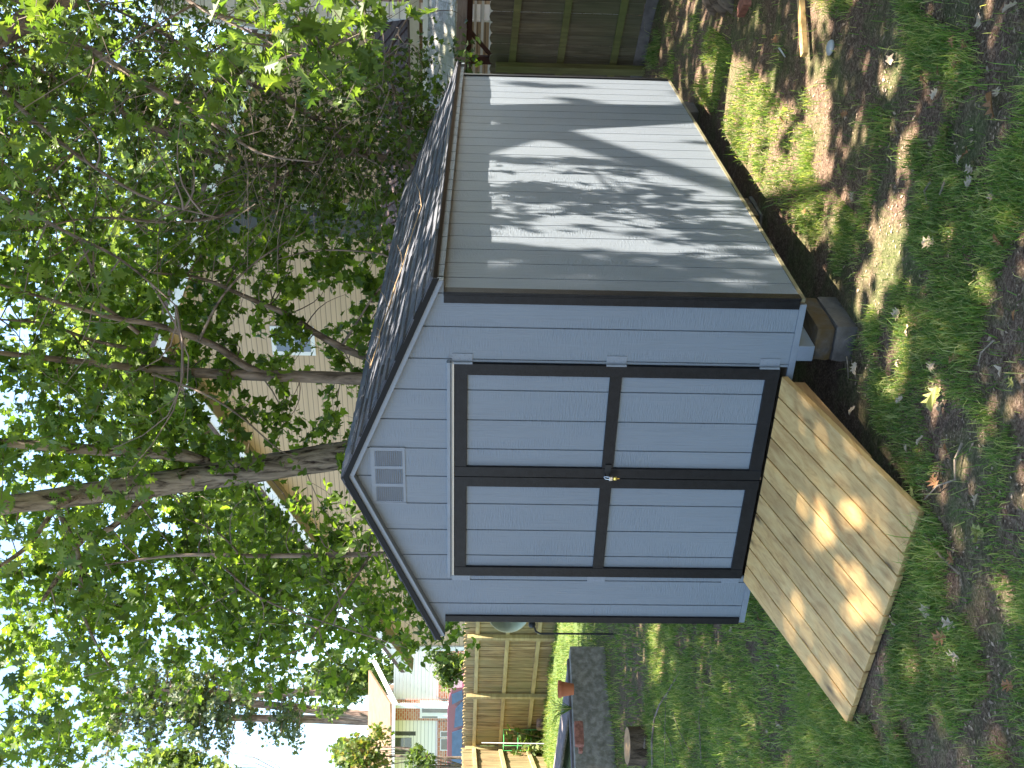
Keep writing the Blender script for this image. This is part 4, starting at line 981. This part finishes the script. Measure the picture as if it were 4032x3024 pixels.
pts = [at(1300+1740*.452, 2350+240*.452, 14.0), at(1300+1775*.452, 2350+250*.452, 14.0), at(1300+1790*.452, 2350+300*.452, 14.0), at(1300+1830*.452, 2350+320*.452, 14.0), at(1300+2160*.452, 2350+322*.452, 14.0)]
pts.append(np.array([pts[-1][0], pts[-1][1], fb-.05])); p_.tube([dh-Wd*.25]+pts, .014, 8); p_.build('pole', m_blackiron, ds)
p_ = MB(); p_.lathe((pts[0][0], pts[0][1], pts[0][2]-.03), [(0, -.05), (.04, -.04), (.05, 0), (.04, .04), (0, .05)], 12); p_.build('knob', m_blackiron, ds)

# ------------------------------------------------------------------ beige house with gables
h0 = hz(-7.03, 27.0, 0)[:2]; h1 = hz(.71+1.548*5.2, 22-5.2, 0)[:2]; hu = (h1-h0)/np.linalg.norm(h1-h0); hn = np.array([-hu[1], hu[0]])
if np.dot(hn, CAM[:2]-h0) < 0: hn = -hn
def onw(x, y, off=0):                                            # bearing (display px) -> point on the gable wall plane
    r = ray(x*1.8228, y*1.8228); o = h0+hn*off; t = np.dot(o-CAM[:2], hn)/np.dot(r[:2], hn); return CAM+r*t
house = empty('beige_house', (*((h0+h1)/2), .2), label='large beige vinyl sided gabled house seen through the trees behind the shed', cat='house')
ap = onw(350, 731); le = onw(860, 1397); re_ = onw(590, 0)
s_of = lambda p: float(np.dot(p[:2]-h0, hu)); HL = float(np.linalg.norm(h1-h0))
sa, sle, sre = s_of(ap), 0.0, HL; zap = ap[2]; zle = le[2]; slope_r = (zap-re_[2])/(s_of(re_)-sa); zre = zap-slope_r*(sre-sa)
W3 = lambda s, z, o=0: np.array([*(h0+hu*s+hn*o), z])
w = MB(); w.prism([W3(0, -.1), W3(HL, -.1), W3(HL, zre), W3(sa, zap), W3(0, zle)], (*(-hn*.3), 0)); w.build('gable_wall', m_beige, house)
def rake(sA, zA, sB, zB, name, m, th, o0, o1, drop=0):
    r = MB(); a, b = W3(sA, zA-drop, o0), W3(sB, zB-drop, o0); r.obox(a, b-a, (*(hn*(o1-o0)), 0), (0, 0, -th)); r.build(name, m, house)
rake(sa, zap+.12, -.5, zle-.12, 'rake_board', m_white, .30, .45, .48); rake(sa, zap+.12, HL, zre+.12, 'rake_board', m_white, .30, .45, .48)
rake(sa, zap+.14, -.5, zle-.10, 'roof', m_brownroof, .10, -9, .50); rake(sa, zap+.14, HL, zre+.14, 'roof', m_brownroof, .10, -9, .50)
rake(sa, zap-.14, -.5, zle-.38, 'soffit', m_tansoffit, .03, .01, .45); rake(sa, zap-.14, HL, zre-.14, 'soffit', m_tansoffit, .03, .01, .45)
c_ = MB(); c_.obox(W3(-.16, -.1, -.31), (*(hu*.15), 0), (*(hn*.35), 0), (0, 0, zle)); c_.build('corner_board', m_white, house)
sd = MB(); sd.obox(W3(-.12, -.1, -.32), (*(hu*.1), 0), (*(-hn*8), 0), (0, 0, zle-.1)); sd.build('side_wall', m_beige, house)
wa, wb_ = onw(590, 765), onw(678, 705); s0_, s1_, z0_, z1_ = s_of(wa), s_of(wb_), wb_[2], wa[2]
wf = MB(); wf.obox(W3(s0_, z0_, .002), (*(hu*(s1_-s0_)), 0), (*(hn*.03), 0), (0, 0, z1_-z0_)); win = wf.build('window', m_white, house)
wg = MB(); wg.obox(W3(s0_+.1, z0_+.1, .033), (*(hu*(s1_-s0_-.2)), 0), (*(hn*.01), 0), (0, 0, (z1_-z0_-.26)/2)); wg.obox(W3(s0_+.1, z0_+.16+(z1_-z0_-.26)/2, .033), (*(hu*(s1_-s0_-.2)), 0), (*(hn*.01), 0), (0, 0, (z1_-z0_-.26)/2)); wg.build('pane', m_glass, win)
ca, cb_ = onw(445, 490), onw(870, 455); cc = MB(); cc.obox(W3(s_of(ca), -.1, .001), (*(hu*(s_of(cb_)-s_of(ca))), 0), (*(hn*.35), 0), (0, 0, ca[2]+.1)); cc.build('chimney_chase', m_chase, house)
cc = MB(); cc.obox(W3(s_of(cb_)+.01, -.1, .001), (*(hu*.12), 0), (*(hn*.08), 0), (0, 0, ca[2]-.2)); cc.build('corner_board', m_white, house)
# wing catching the sun at right
wg0, wg1 = hz(5.0, 13.9, 0)[:2], hz(7.9, 23.5, 0)[:2]
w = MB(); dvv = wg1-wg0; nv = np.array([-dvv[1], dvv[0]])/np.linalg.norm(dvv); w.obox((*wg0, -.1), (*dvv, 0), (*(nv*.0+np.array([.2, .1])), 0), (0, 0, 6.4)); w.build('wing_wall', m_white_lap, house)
for zt_ in (4.3, 5.4):
    w = MB(); w.obox((*(wg0-np.array([.03, 0])), zt_), (*dvv, 0), (-.05, -.02, 0), (0, 0, .12)); w.build('trim_band', m_white, house)
# low porch roof with gutter
def hp_(u, d, z): return hz((u*1.8228-1512)/FPX*d, d, z)
pr0, pr1 = hp_(1130, 15.6, 2.85), hp_(1750, 13.6, 2.85)
porch = MB(); back = np.array([*(FH*1.7), .62]); porch.obox(pr0, pr1-pr0, back, (0, 0, -.06)); porch.build('porch_roof', m_brownroof, house)
n_r = 26; rb = MB()
for i in range(n_r):
    p = pr0+(pr1-pr0)*i/n_r; rb.obox(p+np.array([0, 0, .002]), (pr1-pr0)/n_r*.12, back, (0, 0, .012))
rb.build('porch_roof_ribs', m_darkbeam, house)
gt = MB(); gt.obox(pr0+np.array([*(-FH*.12), -.17]), pr1-pr0, (*(FH*.12), 0), (0, 0, .13)); gt.build('gutter', m_gutter, house)
pw_ = MB(); pw_.obox(pr0+np.array([*(FH*.25), -3.0]), pr1-pr0, (*(FH*.1), 0), (0, 0, 2.9)); pw_.build('porch_wall', m_beige, house)
# ------------------------------------------------------------------ board roofed shelter behind the right fence
shl = empty('garden_shelter', hp_(1500, 13.4, -.3), label='old shelter with weathered slanting roof boards and dark timber frame behind the right fence', cat='shelter')
s0p, s1p = hp_(1380, 13.6, 2.16), hp_(1740, 12.6, 2.12); ev = s1p-s0p; n_b = 16; rbm = MB(); slope = np.array([*(FH*.85+RH*.42), .40])
for i in range(n_b):
    p = s0p+ev*i/n_b+np.array([0, 0, random.uniform(-.004, .004)]); rbm.obox(p, ev/n_b*.96, slope, (0, 0, .02))
rbm.build('roof_boards', m_roofboard, shl)
tt = MB(); tt.obox(s0p+slope+np.array([0, 0, .0]), ev, (*(FH*.05), 0), (0, 0, .09)); tt.build('ridge_board', m_white, shl)
be = MB(); be.obox(s0p+np.array([*(-FH*.03), -.13]), ev, (*(FH*.06), 0), (0, 0, .125)); be.build('eave_beam', m_beam, shl)
be = MB(); be.obox(s0p+np.array([*(FH*.05), -.20]), ev, (*(FH*.06), 0), (0, 0, .16)); be.build('inner_beam', m_darkbeam, shl)
for fr_ in (.02, .42, .80):
    p = s0p+ev*fr_+np.array([*(FH*.12), 0]); po = MB(); po.obox((p[0], p[1], -.4), (.1, 0, 0), (0, .1, 0), (0, 0, 2.4)); po.build('post', m_darkbeam, shl)
    br = MB(); e_ = ev/np.linalg.norm(ev); br.obox(p+e_*.05+np.array([0, 0, -.55]), e_*.42+np.array([0, 0, .40]), (0, .06, 0), (0, 0, .07)); br.build('brace', m_darkbeam, shl)
rl = MB()
for zz_ in (-.24, -.34, -.45): rl.obox(s0p+np.array([*(FH*.9), zz_]), ev, (*(FH*.03), 0), (0, 0, .035))
rl.build('railing', m_white, shl)

# ------------------------------------------------------------------ white house, car and greenery beyond the left fence
wh_d = 38.0
def ow(x, y, off=0): X, Y = z1b(x, y); return at(X, Y, wh_d-off)
wh = empty('white_house', at(2150, 2800, wh_d)*np.array([1, 1, 0])+np.array([0, 0, .9]), label='white sided house with red brick base and tan roof beyond the left fence', cat='house')
RTh = np.array([*RH, 0.])
def wrect(x0, x1, y0, y1, off, th, name, m, par=None):
    # x = height axis (down), y = to the left, both measured on the facade
    p = ow(x1, y1, off); q = ow(x0, y0, off); s = float(np.dot(q-p, RTh)); z = float(ow(x0, y1, off)[2]-p[2])
    b = MB(); b.obox(p, RTh*s, (*(FH*th), 0), (0, 0, z)); return b.build(name, m, par or wh)
wrect(540, 1300, 430, 1660, 0, .3, 'wall', m_white_lap)
wrect(560, 1300, 890, 1080, .05, .04, 'brick_wall', m_brick); wrect(940, 1300, 430, 889, .06, .05, 'brick_wall', m_brick); wrect(925, 1300, 1081, 1660, .06, .05, 'brick_wall', m_brick)
dw = wrect(780, 1060, 905, 1060, .12, .06, 'door', m_white); wrect(800, 1040, 930, 1010, .14, .015, 'pane', m_glass, dw); wrect(800, 935, 1040, 1056, .14, .015, 'pane', m_glass, dw)
wrect(570, 1250, 940, 975, 1.2, .3, 'porch_column', m_white)
wn_ = wrect(553, 722, 1212, 1332, .08, .05, 'window', m_white); wrect(566, 640, 1228, 1320, .10, .015, 'pane', m_glass, wn_); wrect(645, 708, 1228, 1320, .10, .015, 'pane', m_glass, wn_)
for a, b in ((1170, 1209), (1334, 1372)): wrect(550, 745, a, b, .08, .04, 'shutter', m_chase)
for a, b in ((1170, 1225), (1232, 1340)):
    k_ = wrect(958, 1030, a, b, .10, .03, 'basement_window', m_white); wrect(965, 1022, a+8, b-8, .115, .01, 'pane', m_glass, k_)
wrect(672, 712, 910, 930, .1, .1, 'wall_lamp', m_metal)
# roof: eave over the porch side, hip shape
e0, e1 = ow(555, 1700, 1.6), ow(540, 930, 1.6); t0_, t1_ = ow(340, 1700, -2.5), ow(352, 640, -2.5)
rfm = MB(); rfm.prism([e0, e1, t1_, t0_], (0, 0, .08)); rfm.build('roof', m_tanroof, wh)
rf2 = MB(); g0_ = ow(545, 930, 1.6); g1_ = ow(360, 560, -1.0); rf2.prism([ow(548, 932, 1.7), ow(362, 560, -.4), ow(400, 560, -.4), ow(590, 932, 1.7)], (*(FH*.1), 0)); rf2.build('rake_board', m_white, wh)
wrect(530, 556, 930, 1660, 1.65, .1, 'gutter', m_white)
sf = MB(); sf.prism([ow(556, 1660, 1.6), ow(556, 930, 1.6), ow(556, 930, 0), ow(556, 1660, 0)], (0, 0, .03)); sf.build('soffit', m_white, wh)
# car
cd = 31.0
def oc(x, y, off=0): X, Y = z1b(x, y); return at(X, Y, cd-off)
car0 = oc(1300, 1640); car = empty('parked_car', (car0[0], car0[1], .6), label='maroon parked van with blue tinted glass behind the left fence', cat='car')
def cpoly(pts, off, th, name, m, par=None):
    b = MB(); b.prism([oc(x, y, off) for x, y in pts], (*(FH*th), 0)); o = b.build(name, m, par or car, bevel=.02 if th > .5 else 0)
    bmx = bmesh.new(); bmx.from_mesh(o.data); bmesh.ops.recalc_face_normals(bmx, faces=bmx.faces); bmx.to_mesh(o.data); bmx.free(); return o
cpoly([(1290, 760), (1175, 755), (1150, 790), (1062, 800), (1035, 880), (1022, 1000), (1020, 1350), (1030, 1660), (1290, 1660)], 0, 1.8, 'body', m_car)
cpoly([(1155, 905), (1155, 1120), (1080, 1142), (1092, 975)], .03, .02, 'window', m_carglass); cpoly([(1150, 1150), (1148, 1400), (1060, 1385), (1062, 1180)], .03, .02, 'window', m_carglass)
cpoly([(1150, 815), (1155, 890), (1062, 940), (1058, 850)], .03, .02, 'windscreen', m_carglass); cpoly([(1146, 1420), (1146, 1600), (1060, 1590), (1058, 1410)], .03, .02, 'window', m_carglass)
for yy in (900, 1520):
    c = oc(1300, yy, -.1); t = MB(); n_ = 16; 
    pts_ = [c+RTh*.33*math.cos(2*math.pi*k/n_)+np.array([0, 0, .33*math.sin(2*math.pi*k/n_)]) for k in range(n_)]; t.prism(pts_, (*(-FH*.2), 0)); t.build('wheel', m_tyre, car)

def bush(name, cx, cy, d, rx, rz, n, size, m, label, cat='bush', kind='clump', base=None, ry=None, group=None, trunk=False, tm=None, nm_fol='foliage', up=.3):
    c = at(cx*1.8228, cy*1.8228, d); gzv = float(ground0(c[0], c[1])) if base is None else base
    b = empty(name, (c[0], c[1], gzv), label=label, cat=cat, group=group)
    lob = [rng.normal(size=3)*np.array([rx*.45, (ry or rx)*.45, rz*.42]) for _ in range(14)]
    P_ = []
    for i in range(n):
        l = lob[i % 14]; v = rng.normal(size=3); v /= np.linalg.norm(v); v *= rng.random()**.4*.5
        P_.append(c+l+v*np.array([rx, ry or rx, rz]))
    P_ = np.array(P_); P_[:, 2] = np.maximum(P_[:, 2], gzv+.05)
    leaves(nm_fol, P_, size, kind, m, b, up)
    t = MB(); top = c[2]+rz*.3
    r0 = max(.05, rx*.05); ax = np.array([c[0], c[1], gzv-.1]); tipp = np.array([c[0], c[1], top]); t.tube([ax, (ax+tipp)/2+rng.normal(size=3)*.05, tipp], [r0, r0*.7, r0*.3], 8)
    for l in lob[:8]:
        t.tube(curve((ax*.4+tipp*.6), c+l, 4, .08), [r0*.4, r0*.3, r0*.2, r0*.1], 5)
    t.build('trunk' if trunk else 'stems', tm or m_bark2, b); return b
bush('round_bush', 965, 1437, 30, .50, .55, 1100, .12, m_farleaf, 'round pale green bush growing against the white house at left')
bush('shrub', 800, 1632, 26, .55, .70, 900, .12, m_redleaf, 'shrub with reddish leaf tips rising above the left fence')
bush('shrub', 905, 1655, 25.5, .4, .4, 400, .11, m_farleaf, 'small bright green shrub below the red tipped one at left', group=None)
bush('maple_tree', 390, 1685, 40, 1.1, 2.3, 2200, .24, m_farleaf, 'sunlit yellow green tree at the left edge below the pines', 'tree', trunk=True, nm_fol='crown')
bush('maple_tree', 775, 1635, 55, 1.5, 1.5, 1600, .28, m_farleaf, 'pale broadleaf tree behind the roof of the white house', 'tree', trunk=True, nm_fol='crown')
bush('maple_tree', 750, 1468, 58, 1.7, 2.2, 1800, .30, m_farleaf, 'pale leafy tree right of the pine trunks beyond the white house', 'tree', trunk=True, nm_fol='crown')
for i, (x, y, r, h, lab) in enumerate(((300, 560, 7, 8, 'yellow green tree rising above the right rake of the beige house'), (400, 300, 8, 8, 'hazy sunlit tree crown above the right end of the beige house'), (430, 830, 6, 7, 'pale green tree showing between the maple and the tall oak trunk'), (500, 1010, 5, 6, 'pale tree crown seen just beside the leaning oak trunk'), (620, 1230, 6, 7, 'pale tree behind the thin sapling at the left roof slope'))):
    bush('distant_tree', x, y, 52+i*2, r, h, 5200, .42, m_farleaf, lab, 'tree', trunk=True, nm_fol='crown', group='sunlit trees beyond the beige house')
# pines
for i, (y0, y1, top, lab) in enumerate(((1490, 1500, 540, 'tall pine nearest the maple crown behind the white house'), (1548, 1512, 470, 'middle pine with a leaning trunk behind the white house'), (1557, 1549, 420, 'leftmost straight pine rising behind the white house roof'))):
    d = 62+i; b0 = at(810*1.8228, y0*1.8228, d); pb_ = np.array([b0[0], b0[1], 1.0]); tp = at(top*1.8228, y1*1.8228, d); md = at(650*1.8228, (y0*.5+y1*.5)*1.8228, d)
    pn = empty('pine_tree', pb_, label=lab, cat='tree', group='pines beyond the white house'); t = MB()
    tp2 = at((top-230)*1.8228, (y1-10)*1.8228, d)
    t.tube([pb_, b0, md, tp, tp2], [.36, .32, .26, .20, .06], 9, wob=.05); P_ = []
    for k in range(46):
        f = rng.random(); ax = tp*(1-f)+tp2*f if rng.random() < .75 else md*(1-f)+tp*f
        a = rng.uniform(0, 6.28); L_ = rng.uniform(1.2, 3.8)*(1-.35*f); e = ax+np.array([math.cos(a)*L_, math.sin(a)*L_, rng.uniform(-.5, .6)])
        t.tube(curve(ax, e, 4, .06), [.06, .045, .03, .015], 4, cap=False)
        for q in range(62):
            g_ = rng.uniform(.35, 1.05); P_.append(ax*(1-g_)+e*g_+rng.normal(size=3)*np.array([.42, .42, .2]))
    t.build('trunk', m_pinebark, pn); leaves('crown', np.array(P_), .27, 'clump', m_pineleaf, pn, .3)
print('objects', len(bpy.data.objects), 'tris', sum(len(o.data.polygons) for o in bpy.data.objects if o.type == 'MESH'))
